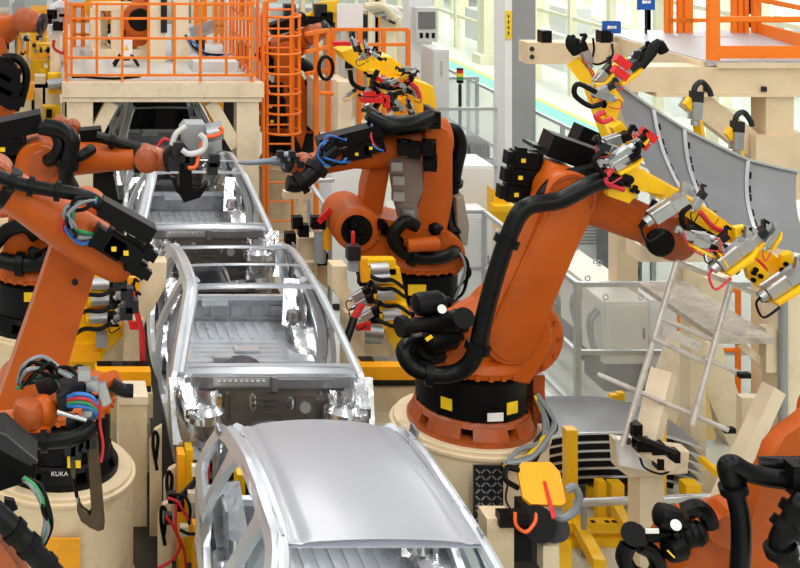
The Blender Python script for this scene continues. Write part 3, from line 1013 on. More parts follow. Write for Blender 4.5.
for (x, y) in ((143, 250), (137, 268)):
    motor(R4, P(x, y, Y4 - .95), (1, 0, -.6), .5, badge=False)
m = MB()
for (x, y) in ((122, 270), (120, 283), (127, 293), (132, 305), (126, 312)):
    m.box(P(x, y, Y4 - .7), (.1, .1, .1), .02)
m.build('weld_head', DARK, R4)
p4 = plinth('robot_pedestal', 'cream drum pedestal at left with the dark robot base on top', (B4.x, B4.y + .02), .645, B4.z)
MB().box(P(62, 578, 10.03), (.29, .02, .64), .05).build('amber_plate', AMBER, p4)
# maker's lettering on the dark base
cu = bpy.data.curves.new('lettering', 'FONT')
cu.body = 'KUKA'; cu.size = .052; cu.extrude = .002
to = bpy.data.objects.new('lettering', cu)
COL.objects.link(to)
me = bpy.data.meshes.new_from_object(to)
bpy.data.objects.remove(to)
lo = bpy.data.objects.new('base_lettering', me)
COL.objects.link(lo)
me.materials.append(LAB_W)
lo.parent = R4
lo.location = P(51, 476, Y4 - .48) - B4
lo.rotation_euler = (PI / 2, 0, 0)
MB().box(P(74, 462, Y4 - .46), (.11, .02, .09)).build('warning_label', LAB_Y, R4)

# --- second robot on the left
Y5 = 14.0
B5 = P(36, 322, Y5)
R5 = thing('industrial_robot', 'orange robot on the left reaching its arm across the third car body', 'robot', B5, 'industrial robots along the line')
rb_base(R5, B5, 1.05, labels=False, foot=BLACK)
A2 = P(28, 246, Y5); A3 = P(40, 158, Y5); W5 = P(146, 158, Y5 - .45)
rb_shoulder(R5, B5, A2, vY, 1.0, r=.27)
rb_arm(R5, A2 - vY * .3, A3 - vY * .32, vY, 1.0, r2=.28, r3=.27, depth=.28)
MB().lathe(A3 - vY * .32, vY, [(.24, -.18), (.265, -.1), (.265, .3), (.24, .36)], 36).build('elbow_housing', ORANGE, R5)
MB().lathe(A3 - vY * .51 + V((.03, 0, .02)), vY, [(0, 0), (.16, 0), (.19, .02)], 30).build('joint_cover', ORANGE_D, R5)
rb_elbow(R5, A3 + Ya * .02, W5, vY, 1.0, r=.235, back=.2, wrist_r=.125, motors=False)
rb_wrist(R5, W5, P(168, 160, Y5 - .5), vY, 1.0, r=.14)
MB().lathe(P(133, 158, Y5 - .4), Xa, [(.15, 0), (.165, .01), (.165, .07), (.15, .08)], 24).build('forearm_ring', RUBBER, R5)
box_at(R5, P(-14, 132, Y5 - .2), P(42, 120, Y5 - .2), .34, .2, 'energy_box', BLACK)
for (x, y) in ((8, 147), (9, 163)):
    motor(R5, P(x, y, Y5 - .2), (-1, 0, 0), 1.1)
box_at(R5, P(80, 138, Y5 - .1), P(102, 136, Y5 - .1), .2, .2, 'energy_box', BLACK)
hose(R5, PP((96, 136, Y5 - .4), (110, 140, Y5 - .4), (122, 143, Y5 - .4), (142, 150, Y5 - .4)), .06, clamps=(.4,))
hose(R5, PP((40, 128, Y5 - .5), (55, 132, Y5 - .55), (60, 145, Y5 - .6), (55, 157, Y5 - .6), (48, 160, Y5 - .5)), .075, n=12)
hose(R5, PP((44, 126, Y5 - .6), (62, 130, Y5 - .65), (72, 140, Y5 - .7), (70, 155, Y5 - .7), (66, 175, Y5 - .7), (72, 188, Y5 - .5)), .085, n=12, clamps=(.7,))
hose(R5, PP((72, 160, Y5 - .6), (84, 154, Y5 - .6), (92, 149, Y5 - .5)), .06)
for (x, y) in ((60, 124), (73, 128)):
    MB().lathe(P(x, y, Y5 + .1), vY, [(.06, -.1), (.09, -.08), (.09, .1), (.06, .12)], 20).build('shackle', ORANGE_D, R5)
hose(R5, PP((0, 260, Y5 - .5), (24, 264, Y5 - .55), (48, 260, Y5 - .6), (62, 246, Y5 - .55)), .09, n=12, clamps=(.3, .7))
hose(R5, PP((-6, 245, Y5 - .5), (8, 230, Y5 - .5), (26, 226, Y5 - .55), (36, 236, Y5 - .5)), .08, n=12)
for (x, y) in ((46, 236), (33, 252)):
    gauge_cylinder(R5, P(x - 5, y + 3, Y5 - .6), P(x + 5, y - 1, Y5 - .6), .075)
MB().box(P(30, 297, Y5 - .52), (.13, .01, .1)).build('warning_label', LAB_Y, R5)
plinth('robot_pedestal', 'cream drum pedestal on the left behind the leaning orange arm', (B5.x, B5.y), .6, B5.z)

# --- third robot on the left, further back
Y6 = 18.5
B6 = P(-4, 208, Y6)
R6 = thing('industrial_robot', 'dark-hosed orange robot at the left edge behind the reaching robot, worn wrist raised', 'robot', B6, 'industrial robots along the line')
rb_base(R6, B6, 1.0, labels=False)
A2 = P(2, 140, Y6); A3 = P(-8, 35, Y6); W6 = P(24, 20, Y6 - .6)
rb_shoulder(R6, B6, A2, vY, 1.0, r=.3)
rb_arm(R6, A2 - vY * .34, A3 - vY * .3, vY, 1.0)
rb_elbow(R6, A3, W6, vY, 1.0, wrist_r=.14, back=.2)
rb_wrist(R6, W6, P(42, 24, Y6 - .7), vY, 1.0, r=.17)
slab([(2, 112), (6, 80), (14, 66), (20, 80), (18, 112)], Y6 - .75, .2, '', None).build('counterweight', ORANGE, R6)
hose(R6, PP((2, 58, Y6 - .8), (16, 58, Y6 - .8), (25, 68, Y6 - .8), (26, 82, Y6 - .8), (20, 106, Y6 - .8)), .06, n=12)
hose(R6, PP((0, 64, Y6 - .9), (10, 66, Y6 - .9), (17, 76, Y6 - .9), (17, 88, Y6 - .9)), .05)
for (x, y) in ((2, 68), (3, 82), (4, 96)):
    motor(R6, P(x, y, Y6 - .9), (1, 0, -.5), 1.2, badge=False)
plinth('robot_pedestal', 'cream drum pedestal at the left edge behind the reaching robot', (B6.x, B6.y), .6, B6.z)
# ------------------------------------------------------------------ helpers for fixtures
def part(root, name, m, fn):
    mb = MB()
    fn(mb)
    return mb.build(name, m, root)

def pbox(root, name, m, x0, y0, x1, y1, Y, dep, bev=.01):
    """box whose front face fills the given rectangle at depth Y"""
    a, b = P(x0, y1, Y), P(x1, y0, Y)
    return MB().box2(a, b + Ya * dep, bev).build(name, m, root)

def pslab(root, name, m, pts, Y, dep, bev=.01):
    return slab(pts, Y + dep / 2, dep, '', None, bev).build(name, m, root)

def pcyl(root, name, m, p, q, r, n=16, bev=0):
    return MB().cyl(p, q, r, None, n, bev).build(name, m, root)

def bars(root, name, m, segs, r, square=False):
    for p, q in segs:
        mb = MB()
        if square:
            mb.beam(p, q, r * 2, r * 2, .004)
        else:
            mb.cyl(p, q, r, None, 10)
        mb.build(name, m, root)

def clamp(root, p, d, s=1.0, tip=True, plate=YELLOW, cable=CABLE_R, arm=DARK, up=Za):
    """pneumatic clamp: steel cylinder, dark jaw, bracket plate, cable"""
    p = V(p); d = V(d).normalized()
    x, y, _ = frame(d, up)
    mb = MB()
    mb.box(p - d * .10 * s, (.11 * s, .11 * s, .2 * s), .02 * s, (x, y, d))
    mb.cyl(p - d * .21 * s, p - d * .27 * s, .045 * s, None, 14)
    mb.cyl(p - d * .2 * s + x * .05 * s + y * .05 * s, p - d * .0 * s + x * .05 * s + y * .05 * s, .015 * s, None, 8)
    mb.cyl(p - d * .2 * s - x * .05 * s + y * .05 * s, p - d * .0 * s - x * .05 * s + y * .05 * s, .015 * s, None, 8)
    o = mb.build('clamp', STEEL, root)
    mb = MB()
    mb.box(p + d * .06 * s, (.13 * s, .09 * s, .13 * s), .02 * s, (x, y, d))
    if tip:
        mb.beam(p + d * .1 * s, p + d * .2 * s + y * .1 * s, .05 * s, .045 * s, .01 * s)
        mb.beam(p + d * .2 * s + y * .1 * s, p + d * .22 * s + y * .02 * s, .045 * s, .04 * s, .01 * s)
    mb.build('clamp_jaw', arm, o)
    if plate:
        mb = MB()
        mb.prism([(-.1 * s, -.2 * s), (.06 * s, -.22 * s), (.1 * s, -.05 * s), (.05 * s, .03 * s), (.08 * s, .12 * s), (-.04 * s, .14 * s), (-.12 * s, .02 * s)], p - y * .08 * s, x, d, y, .03 * s, .006 * s)
        for a, b in ((-.04, -.13), (.02, -.03), (-.05, .03)):
            mb.cyl(p - y * .09 * s + x * a * s + d * b * s, p - y * .115 * s + x * a * s + d * b * s, .018 * s, None, 8)
        mb.build('bracket', plate, o)
    if cable:
        MB().tube([p - d * .26 * s, p - d * .34 * s - Ya * .05 * s, p - d * .3 * s - Ya * .1 * s - Za * .12 * s, p - d * .12 * s - Ya * .08 * s - Za * .14 * s], .011 * s, 6, 4).build('cable', cable, o)
    return o

# ------------------------------------------------------------------ roof panel in the air and its gripper
tp = spline(PP((614, 81, 11.35), (645, 103, 11.35), (682, 127, 11.35), (715, 144, 11.35), (745, 158, 11.35), (775, 166, 11.35), (797, 171, 11.35)), 8)
bt = spline(PP((652, 176, 10.75), (676, 192, 10.7), (702, 210, 10.65), (728, 226, 10.6), (752, 240, 10.55), (785, 250, 10.5), (812, 256, 10.5)), 8)
def sheet(u, v):
    k = u * (len(tp) - 1)
    i = min(int(k), len(tp) - 2)
    a = tp[i].lerp(tp[i + 1], k - i)
    b = bt[i].lerp(bt[i + 1], k - i)
    return a.lerp(b, v) + Ya * (.10 * math.sin(PI * v)) + Za * (-.03 * math.sin(PI * v))
rp = thing('roof_panel', 'large curved grey roof panel held in the air by the robot gripper', 'car panel', sheet(.5, .5))
part(rp, 'skin', PANEL_G, lambda m: m.grid(sheet, 40, 16, .014))
def flange(m):
    for k in range(40):
        a, b = sheet(k / 40, 0), sheet((k + 1) / 40, 0)
        m.beam(a - Ya * .02, b - Ya * .02, .035, .02, .004)
part(rp, 'flange', ALU, flange)
for u in (.2, .34, .68):
    def rib(m):
        pts = [sheet(u + .02 * v, v) - Ya * .02 for v in [i / 14 for i in range(15)]]
        for a, b in zip(pts, pts[1:]):
            m.beam(a, b, .03, .02, .006)
    r = part(rp, 'roof_rib', PANEL_G, rib)
    def dash(m):
        for v in (.15, .32, .42, .6, .72, .85):
            m.beam(sheet(u + .012 + .02 * v, v) - Ya * .035, sheet(u + .012 + .02 * (v + .07), v + .07) - Ya * .035, .02, .012)
    part(r, 'adhesive_strip', BLACK, dash)
GR = thing('panel_gripper', 'yellow gripper frame with steel clamps gripping the grey roof panel', 'robot gripper', T1)
Yg = 10.55
def spine(pts, w, h):
    for (a, b) in zip(pts, pts[1:]):
        MB().beam(a, b, w, h, .015).build('frame_beam', YELLOW, GR)
spine(PP((574, 60, 11.2), (594, 86, 11.1), (604, 116, 10.95), (617, 148, 10.75), (634, 178, 10.6)), .13, .12)
spine(PP((640, 178, 10.55), (672, 196, 10.5), (712, 222, 10.4), (752, 250, 10.35), (800, 284, 10.3)), .16, .14)
spine(PP((590, 78, 11.2), (612, 72, 11.3), (628, 62, 11.4)), .08, .08)
for pts, Y in (([(606, 176), (622, 166), (642, 170), (668, 186), (664, 196), (640, 190), (630, 204), (608, 196)], 10.3), ([(596, 84), (612, 84), (624, 100), (616, 122), (602, 112)], 10.8),
               ([(735, 228), (746, 226), (752, 238), (746, 252), (736, 248)], 10.15), ([(745, 262), (752, 256), (768, 272), (775, 285), (764, 292), (750, 280)], 10.1), ([(783, 256), (792, 252), (798, 268), (790, 280), (782, 272)], 10.1),
               ([(612, 128), (622, 122), (634, 138), (632, 152), (622, 150)], 10.6)):
    o = pslab(GR, 'bracket_plate', YELLOW, pts, Y, .07, .008)
    c = sum((P(a, b, Y) for a, b in pts), V()) / len(pts)
    mb = MB()
    for k in range(4):
        q = c + V((random.uniform(-.06, .06), -.006, random.uniform(-.06, .06)))
        mb.cyl(q, q + Ya * .02, .02, None, 10)
    mb.build('bolt_hole', BLACK, o)
CL = [((584, 50, 11.1), (-.35, 0, 1), 1.0, BLACK), ((576, 46, 11.1), (-.6, 0, .8), .7, BLACK), ((605, 72, 11.0), (.6, 0, .7), 1.0, DARK), ((628, 68, 11.2), (.75, .1, .5), 1.25, DARK), ((641, 52, 11.3), (.8, 0, .5), .8, BLACK),
      ((600, 95, 10.8), (-.7, -.1, .2), .9, STEEL), ((607, 88, 10.8), (.8, 0, .4), .8, DARK), ((620, 138, 10.5), (.9, 0, .3), 1.1, BLACK), ((608, 148, 10.4), (-.8, 0, .3), 1.0, DARK), ((616, 158, 10.3), (-.7, 0, -.5), 1.05, STEEL), ((628, 158, 10.3), (.7, 0, .4), 1.15, BLACK), ((640, 140, 10.5), (.6, 0, .5), .7, BLACK),
      ((672, 205, 10.1), (.75, -.1, .55), 1.5, STEEL), ((692, 236, 10.0), (-.8, 0, .1), 1.0, STEEL), ((708, 246, 10.0), (.6, 0, -.3), 1.1, BLACK), ((737, 250, 9.95), (.7, 0, .55), 1.5, STEEL), ((728, 262, 9.95), (.4, 0, -.8), .8, BLACK), ((758, 236, 10.15), (.6, 0, .6), 1.0, DARK), ((772, 236, 10.1), (.5, 0, .8), .8, STEEL),
      ((786, 280, 9.95), (.75, 0, .5), 1.5, STEEL), ((797, 268, 10.0), (.7, 0, .6), 1.0, DARK), ((700, 198, 10.3), (.5, 0, .8), .8, DARK), ((720, 240, 10.2), (.6, 0, .5), .9, DARK)]
for (q, d, s, am) in CL:
    clamp(GR, P(*q), d, s * .62, True, YELLOW if random.random() < .5 else None, CABLE_R if random.random() < .7 else BLACK, am)
for (x, y) in ((694, 102), (735, 132)):
    o = clamp(GR, P(x + 2, y, 11.55), (.1, .1, 1), .8, False, None, None, DARK)
    pslab(GR, 'bracket_plate', YELLOW, [(x - 9, y + 2), (x - 4, y - 5), (x + 3, y + 2), (x + 9, y + 8), (x + 8, y + 18), (x - 1, y + 12)], 11.5, .06, .008)
    MB().tube(PP((x, y - 3, 11.55), (x + 1, y - 15, 11.55), (x + 8, y - 20, 11.55), (x + 15, y - 12, 11.55), (x + 17, y - 6, 11.55)), .026, 8, 4).build('gripper_tip', DARK, GR)
    MB().beam(P(x + 2, y + 10, 11.6), P(x + 8, y + 50, 11.7), .07, .07, .01).build('frame_beam', YELLOW, GR)
for q in ((620, 73), (648, 135), (640, 142), (622, 62)):
    MB().box(P(q[0], q[1], 10.7), (.14, .07, .07), .01, (V((.8, 0, -.6)), Ya, V((.6, 0, .8)))).build('sensor', RED, GR)
MB().tube(PP((640, 66, 11.2), (650, 54, 11.2), (658, 44, 11.2), (664, 52, 11.2)), .05, 8, 4).build('gripper_tip', BLACK, GR)
MB().tube(PP((578, 52, 11.1), (572, 44, 11.1), (574, 37, 11.1)), .06, 8, 4).build('gripper_tip', BLACK, GR)
for k, pts in enumerate([((596, 92), (578, 84), (575, 95), (590, 106), (602, 104)), ((605, 112), (596, 116), (603, 122), (612, 118)), ((603, 150), (594, 162), (606, 176), (622, 184)), ((612, 168), (606, 182), (624, 190)), ((690, 205), (682, 214), (684, 226), (694, 228)), ((745, 262), (754, 260), (764, 268), (766, 278)), ((655, 200), (648, 215), (640, 228)), ((700, 212), (712, 226), (724, 232))]):
    MB().tube(PP(*[(a, b, 10.25) for a, b in pts]), .022, 7, 5).build('cable', CABLE_R if k % 2 else BLACK, GR)
MB().beam(T1, P(704, 222, 10.5), .2, .2, .02).build('coupling', DARK, GR)

# ------------------------------------------------------------------ railed platform over the line, upper left
YP = 19.0
PF = thing('work_platform', 'cream steel platform spanning the line with a dark car body beneath', 'platform', (1.7, 20.5, 0))
pbox(PF, 'fascia_beam', CREAM, 62, 83, 264, 97.5, YP, .2)
pbox(PF, 'lower_beam', CREAM, 60, 98, 262, 102, YP + .02, .3)
zt = P(0, 83, YP).z
MB().box2((P(62, 0, YP).x, YP + .2, zt - .15), (P(262, 0, YP).x, 26.5, zt + .01)).build('deck', mat('platform_deck', (196, 196, 190), .5, dirt=(120, 116, 108), dirt_amt=.5), PF)  # deck extended far back so the space below stays dark
for x0, x1 in ((67, 93), (237, 259)):
    a, b = P(x0, 0, YP + .05).x, P(x1, 0, YP + .05).x
    MB().box2((a, YP + .05, 0), (b, YP + .4, P(0, 102, YP).z), .015).build('column', CREAM, PF)
    MB().box2((a + .02, 26.0, 0), (b - .02, 26.3, P(0, 102, YP).z), .015).build('column', CREAM, PF)
MB().beam(P(112, 102, YP + .2), P(92, 140, YP + .2), .18, .2, .01).build('brace', CREAM, PF)
MB().beam(P(210, 102, YP + .2), P(236, 146, YP + .2), .18, .2, .01).build('brace', CREAM, PF)
RA = thing('guard_rail', 'orange guard rail along the front of the cream platform', 'railing', (1.7, YP + .1, zt))
top = P(0, 3, YP).z
for x in (66.5, 71.5, 97, 122.5, 149, 175, 201, 227, 253):
    X = P(x, 0, YP).x
    lo = zt if x in (66.5, 122.5, 201, 253) else zt + .12
    MB().box2((X - .02, YP + .06, lo), (X + .02, YP + .11, top), .006).build('post', RAIL_O, RA)
for y in (4.5, 19, 39, 58.5, 76):
    a, b = P(68, y, YP), P(256, y, YP)
    MB().box2((a.x, YP + .055, a.z - .017), (b.x, YP + .1, a.z + .017), .006).build('rail', RAIL_O, RA)
RB = thing('guard_rail', 'orange side rail of the platform beside the caged ladder, bars running back', 'railing', (3.1, 20.6, zt))
XR = P(255, 0, YP).x
for k in range(9):
    y = YP + .3 + k * .38
    MB().box2((XR - .02, y, zt), (XR + .02, y + .04, top), .004).build('post', RAIL_O, RB)
for z in (zt + .12, zt + .5, zt + .9, top):
    MB().box2((XR - .02, YP + .15, z - .02), (XR + .02, 22.5, z + .02), .004).build('rail', RAIL_O, RB)
RC = thing('guard_rail', 'orange side rail at the left end of the cream platform', 'railing', (.3, 20.6, zt))
XL = P(66, 0, YP).x
for k in range(5):
    y = YP + .3 + k * .8
    MB().box2((XL - .02, y, zt), (XL + .02, y + .04, top), .004).build('post', RAIL_O, RC)
for z in (zt + .12, zt + .6, top):
    MB().box2((XL - .02, YP + .15, z - .02), (XL + .02, 22.5, z + .02), .004).build('rail', RAIL_O, RC)
# things standing on the platform
YS = 20.6
zS = zt + .01
st = thing('control_box_stand', 'white control box with yellow warning triangle on black splayed stand behind the rail', 'control box', pz(123, zS, YS))
bx = P(126, 48, YS)
MB().box((bx.x, YS, bx.z), (.2, .14, .3), .012).build('housing', WHITE, st)
MB().prism([(-.045, 0), (.045, 0), (0, .08)], (bx.x - .0, YS - .075, bx.z - .02), Xa, Za, Ya, .008).build('warning_triangle', LAB_Y, st)
MB().box2((bx.x - .06, YS - .05, zS + .1), (bx.x + .06, YS + .05, bx.z - .14)).build('stem', BLACK, st)
for dx, dy in ((-.2, -.12), (.2, -.12), (-.2, .14), (.2, .14)):
    MB().beam((bx.x, YS, zS + .32), (bx.x + dx, YS + dy, zS + .02), .05, .03).build('foot', BLACK, st)
t = thing('portal_machine', 'tall cream machine portal standing on the platform', 'machine', pz(165, zS, 21.2))
Yt = 21.2
for x in (157, 180):
    a = pz(x, zS, Yt)
    MB().box2((a.x - .13, Yt - .15, zS), (a.x + .13, Yt + .15, zS + 1.75), .02).build('column', CREAM, t)
MB().box2((pz(150, 0, Yt).x, Yt - .18, zS + 1.25), (pz(188, 0, Yt).x, Yt + .18, zS + 1.7), .02).build('head_beam', CREAM, t)
MB().box2((pz(160, 0, Yt).x, Yt - .2, zS + .5), (pz(166, 0, Yt).x, Yt - .15, zS + 1.1), .01).build('guide', DARK, t)
t = thing('press_machine', 'low cream machine base on the platform behind the black stand', 'machine', pz(110, zS, 21.8))
Yt = 21.8
MB().box2((pz(92, 0, Yt).x, Yt - .3, zS), (pz(148, 0, Yt).x, Yt + .3, zS + .14), .02).build('bed', CREAM, t)
for x in (95, 116, 142):
    a = pz(x, 0, Yt)
    MB().box2((a.x - .09, Yt - .15, zS + .1), (a.x + .09, Yt + .15, zS + .85), .02).build('column', CREAM, t)
MB().box2((pz(92, 0, Yt).x, Yt - .16, zS + .8), (pz(146, 0, Yt).x, Yt + .16, zS + .93), .02).build('beam', CREAM, t)
MB().box2((pz(72, 0, Yt).x, Yt - .2, zS + 1.15), (pz(94, 0, Yt).x, Yt + .2, zS + 1.4), .02).build('duct', CREAM, t)
t = thing('cable_tray', 'grey cable box lying on the platform deck near the ladder', 'box', pz(212, zS, 20.4))
MB().box2((pz(192, 0, 20.2).x, 20.0, zS), (pz(236, 0, 20.2).x, 20.7, zS + .16), .02).build('tray', LGREY, t)
bundle(t, [pz(186, zS + .5, 20.6), pz(196, zS + .3, 20.6), pz(210, zS + .17, 20.5), pz(228, zS + .2, 20.5)], .02, [CABLE_R, CABLE_B, CABLE_X, BLACK], .05, seed=8)
o = pbox(None, 'support_post', WHITE, 226, -20, 236, 66, 21.6, .25)
tag(o, 'white square post rising from the platform near the caged ladder', 'post')
for k, (pts, lab) in enumerate([((( 72, 72), (84, 74), (98, 77), (118, 78), (140, 72)), 'black cable lying along the front edge of the platform deck')]):
    o = MB().tube([pz(a, zS + .02, 19.35 + .1 * math.sin(a)) for a, b in pts], .02, 6).build('cable', BLACK)
    tag(o, lab, 'cable')
R9 = thing('industrial_robot', 'orange robot head with black ring standing on the platform behind the rail', 'robot', pz(134, zS, 22.0), 'industrial robots along the line')
Y9 = 22.0
B9 = pz(136, zS, Y9)
rb_base(R9, B9, .6, labels=False)
A2 = P(136, 34, Y9); A3 = P(140, 8, Y9 - .1)
rb_shoulder(R9, B9, A2, vY, .7)
rb_arm(R9, A2 - vY * .26, A3 - vY * .2, vY, .8)
MB().lathe(P(138, 20, Y9 - .55), vY, [(.2, 0), (.28, .02), (.28, .15), (.2, .17)], 28).build('joint_housing', ORANGE, R9)
MB().lathe(P(140, 20, Y9 - .57), vY, [(0, 0), (.17, 0), (.2, .02)], 24).build('joint_cover', BLACK, R9)
rb_elbow(R9, A3, P(160, 2, Y9 - .4), vY, .8, back=.2)
t = thing('amber_guard', 'amber machine cover with red stripe above the platform rail', 'machine cover', pz(103, zS, 22.3))
MB().prism(circ((0, 0), .33), P(103, 6, 22.2), Xa, Za, Ya, .1, .02).build('cover', AMBER, t)
MB().beam(P(100, 2, 22.14), P(106, 18, 22.14), .05, .02).build('stripe', RED, t)
MB().box2((P(103, 0, 22.2).x - .08, 22.15, zS), (P(103, 0, 22.2).x + .08, 22.3, P(0, 12, 22.2).z)).build('stand', CREAM, t)

# ------------------------------------------------------------------ caged ladder
YL = 19.1
LA = thing('caged_ladder', 'orange fixed ladder with round safety cage beside the platform', 'ladder', pz(283, 0, YL + .3))
cx = P(285, 0, YL).x
rr = .30
for dx in (-.2, .2):
    x = cx + dx
    MB().tube([(x, YL + .42, 0), (x, YL + .42, 2.0), (x, YL + .42, 4.0), (x, YL + .40, 4.25), (x, YL + .25, 4.33)], .025, 8, 3).build('stile', RAIL_O, LA)
for k in range(14):
    MB().cyl((cx - .2, YL + .42, .3 + k * .3), (cx + .2, YL + .42, .3 + k * .3), .015, None, 8).build('rung', RAIL_O, LA)
for y in (17, 36, 54, 74, 94, 114, 134):
    z = P(0, y, YL + .1).z
    MB().tube([(cx + rr * math.cos(a), YL + .36 + rr * 1.1 * math.sin(a), z) for a in [PI + i * PI / 14 for i in range(-3, 18)]], .02, 6, 1).build('hoop', RAIL_O, LA)
zb, ztp = P(0, 136, YL).z, P(0, 16, YL).z
for a in (PI, PI * 1.2, PI * 1.4, PI * 1.6, PI * 1.8, PI * 2):
    x, y = cx + rr * math.cos(a), YL + .36 + rr * 1.1 * math.sin(a)
    MB().cyl((x, y, zb), (x, y, ztp), .016, None, 8).build('cage_bar', RAIL_O, LA)
MB().tube([(cx - .31, YL + .1, 0), (cx - .31, YL + .1, 2), (cx - .31, YL + .1, 3.85), (cx - .26, YL + .1, 4.05), (cx - .1, YL + .1, 4.08)], .025, 8, 3).build('handrail', RAIL_O, LA)
MB().tube([(cx - .37, YL + .3, 2.8), (cx - .37, YL + .3, 3.9), (cx - .34, YL + .3, 4.15), (cx - .2, YL + .3, 4.2)], .025, 8, 3).build('handrail', RAIL_O, LA)

# ------------------------------------------------------------------ mezzanine upper right
YM = 13.0
MZ = thing('mezzanine', 'beige steel mezzanine with grey deck above the roof panel', 'platform', (7.6, 14, 0))
zD = P(0, 61, YM).z
XD = P(706, 0, YM).x
MB().box2((XD, YM, zD - .05), (11.5, 15.6, zD), 0).build('deck', mat('checker_deck', (172, 172, 174), .45, .2, var=.25, scale=30, bump=.3), MZ)
MB().box2((XD - .03, YM + .02, zD - .28), (XD + .08, 15.5, zD - .01), .005).build('side_beam', BEIGE, MZ)
MB().box2((XD + .1, YM - .04, zD - .07), (11.5, YM, zD - .02), .004).build('edge_strip', BEIGE, MZ)
MB().box2((XD + .1, YM + .01, zD - .12), (11.5, YM + .1, zD - .07)).build('shadow_gap', BLACK, MZ)
MB().box2((P(630, 0, YM).x, YM, P(0, 92, YM).z), (11.5, YM + .3, P(0, 67, YM).z), .01).build('front_beam', BEIGE, MZ)
MB().box2((P(655, 0, YM).x, YM - .03, P(0, 96.5, YM).z), (11.5, YM + .35, P(0, 92, YM).z), .006).build('flange', BEIGE, MZ)
Yb = 14.9
MB().box2((P(528, 0, Yb).x, Yb, P(0, 64, Yb).z), (XD + .3, Yb + .3, P(0, 43, Yb).z), .01).build('rear_beam', BEIGE, MZ)
for y in (49, 57):
    pcyl(MZ, 'bolt', DARK, P(532, y, Yb - .01), P(532, y, Yb + .02), .03, 10)
for x in (765, 784):
    pass
MB().box2((P(767, 0, YM).x, YM + .02, 0), (P(795, 0, YM).x, YM + .3, P(0, 96, YM).z), .01).build('column', BEIGE, MZ)
MB().box2((11.0, YM + .02, 0), (11.3, YM + .3, P(0, 96, YM).z), .01).build('column', BEIGE, MZ)
MB().box2((6.9, 15.2, 0), (7.15, 15.45, zD - .1), .01).build('column', BEIGE, MZ)
MB().beam(P(690, 98, YM + .2), P(768, 158, YM + .2), .22, .25, .01).build('brace', BEIGE, MZ)
pbox(MZ, 'gusset', BEIGE, 756, 136, 830, 200, YM - .05, .1)
for x in (706, 764):
    MB().box(P(x, 89, YM - .03), (.04, .04, .05)).build('bolt', DARK, MZ)
MR = thing('guard_rail', 'orange guard rail with wide kick plates on the beige mezzanine', 'railing', (8.5, 14, zD))
def zz(y, Y): return P(0, y, Y).z
X0 = P(718, 0, YM).x
MB().box2((X0 - .06, YM + .03, zD), (X0 + .04, YM + .13, zD + 1.15), .006).build('post', RAIL_O, MR)
MB().box2((X0, YM + .04, zD + .02), (11.4, YM + .06, zD + .15)).build('kick_plate', RAIL_O, MR)
Yr = 15.3
for x in (668, 671.5, 680.5, 689, 735, 741, 747, 757.5):
    w = .05 if x in (689, 757.5) else .025
    a = pz(x, zD, Yr)
    MB().box2((a.x - w, Yr, zD), (a.x + w, Yr + .06, zD + 1.15), .005).build('post', RAIL_O, MR)
MB().box2((P(668, 0, Yr).x, Yr, zz(21, Yr) - .02), (11.4, Yr + .04, zz(21, Yr) + .03)).build('rail', RAIL_O, MR)
MB().box2((X0, YM + .05, zz(20, YM) - .02), (11.4, YM + .09, zz(20, YM) + .03)).build('rail', RAIL_O, MR)
MB().box2((P(668, 0, Yr).x, Yr, zD + 1.1), (11.4, Yr + .04, zD + 1.15)).build('rail', RAIL_O, MR)
MB().box2((X0, YM + .05, zD + 1.1), (11.4, YM + .09, zD + 1.15)).build('rail', RAIL_O, MR)
MB().beam(P(758, 30, Yr), P(806, 43, 13.9), .03, .18).build('kick_plate', RAIL_O, MR)
MB().beam(P(752, -2, Yr), P(806, 9, 13.9), .03, .06).build('rail', RAIL_O, MR)
def sign(x0, y0, x1, y1, Y, lab):
    s_ = thing('hanging_sign', lab, 'sign', P((x0 + x1) / 2, y1, Y))
    pbox(s_, 'board', BLUE, x0, y0, x1, y1, Y, .03, .004)
    k = (x1 - x0)
    mb = MB()
    yc = (y0 + y1) / 2
    mb.cyl(P(x0 + .3 * k, yc, Y - .004), P(x0 + .3 * k, yc, Y + .004), .022, None, 12)
    for i, w in enumerate((.07, .05, .07, .05)):
        a = x0 + k * (.40 + i * .095)
        mb.box2(P(a, yc + 1.4, Y - .004), P(a + k * w, yc - 1.4, Y + .004))
    mb.build('lettering', LAB_W, s_)
    return s_
s_ = sign(603, 21, 621, 33.5, Yb + .1, 'small blue sign with white lettering above the black box on the beige beam')
MB().cyl(P(612, 33, Yb + .13), P(612, 44, Yb + .13), .015, None, 8).build('bracket', DARK, s_)
s2 = sign(638, -6, 655, 10, Yb + .3, 'blue sign with white lettering at the top edge above the mezzanine deck')
MB().cyl(P(646, 8, Yb + .34), P(646, 46, Yb + .34), .015, None, 8).build('bracket', DARK, s2)
for k, (x, lab) in enumerate(((547, 'small black box on the free end of the beige beam'), (606, 'small black box on the beige beam under the blue sign'))):
    o = pbox(None, 'sensor_box', BLACK, x - 5, 31, x + 5, 43, Yb, .15)
    tag(o, lab, 'box')
MB().tube(PP((593, 38, 14.8), (594, 50, 14.8), (592, 62, 14.75), (600, 64, 14.75), (612, 56, 14.8), (612, 44, 14.9)), .014, 6).build('hanging_cable', BLACK)
tag(bpy.data.objects['hanging_cable'], 'thin black cable looping in front of the beige beam', 'cable')
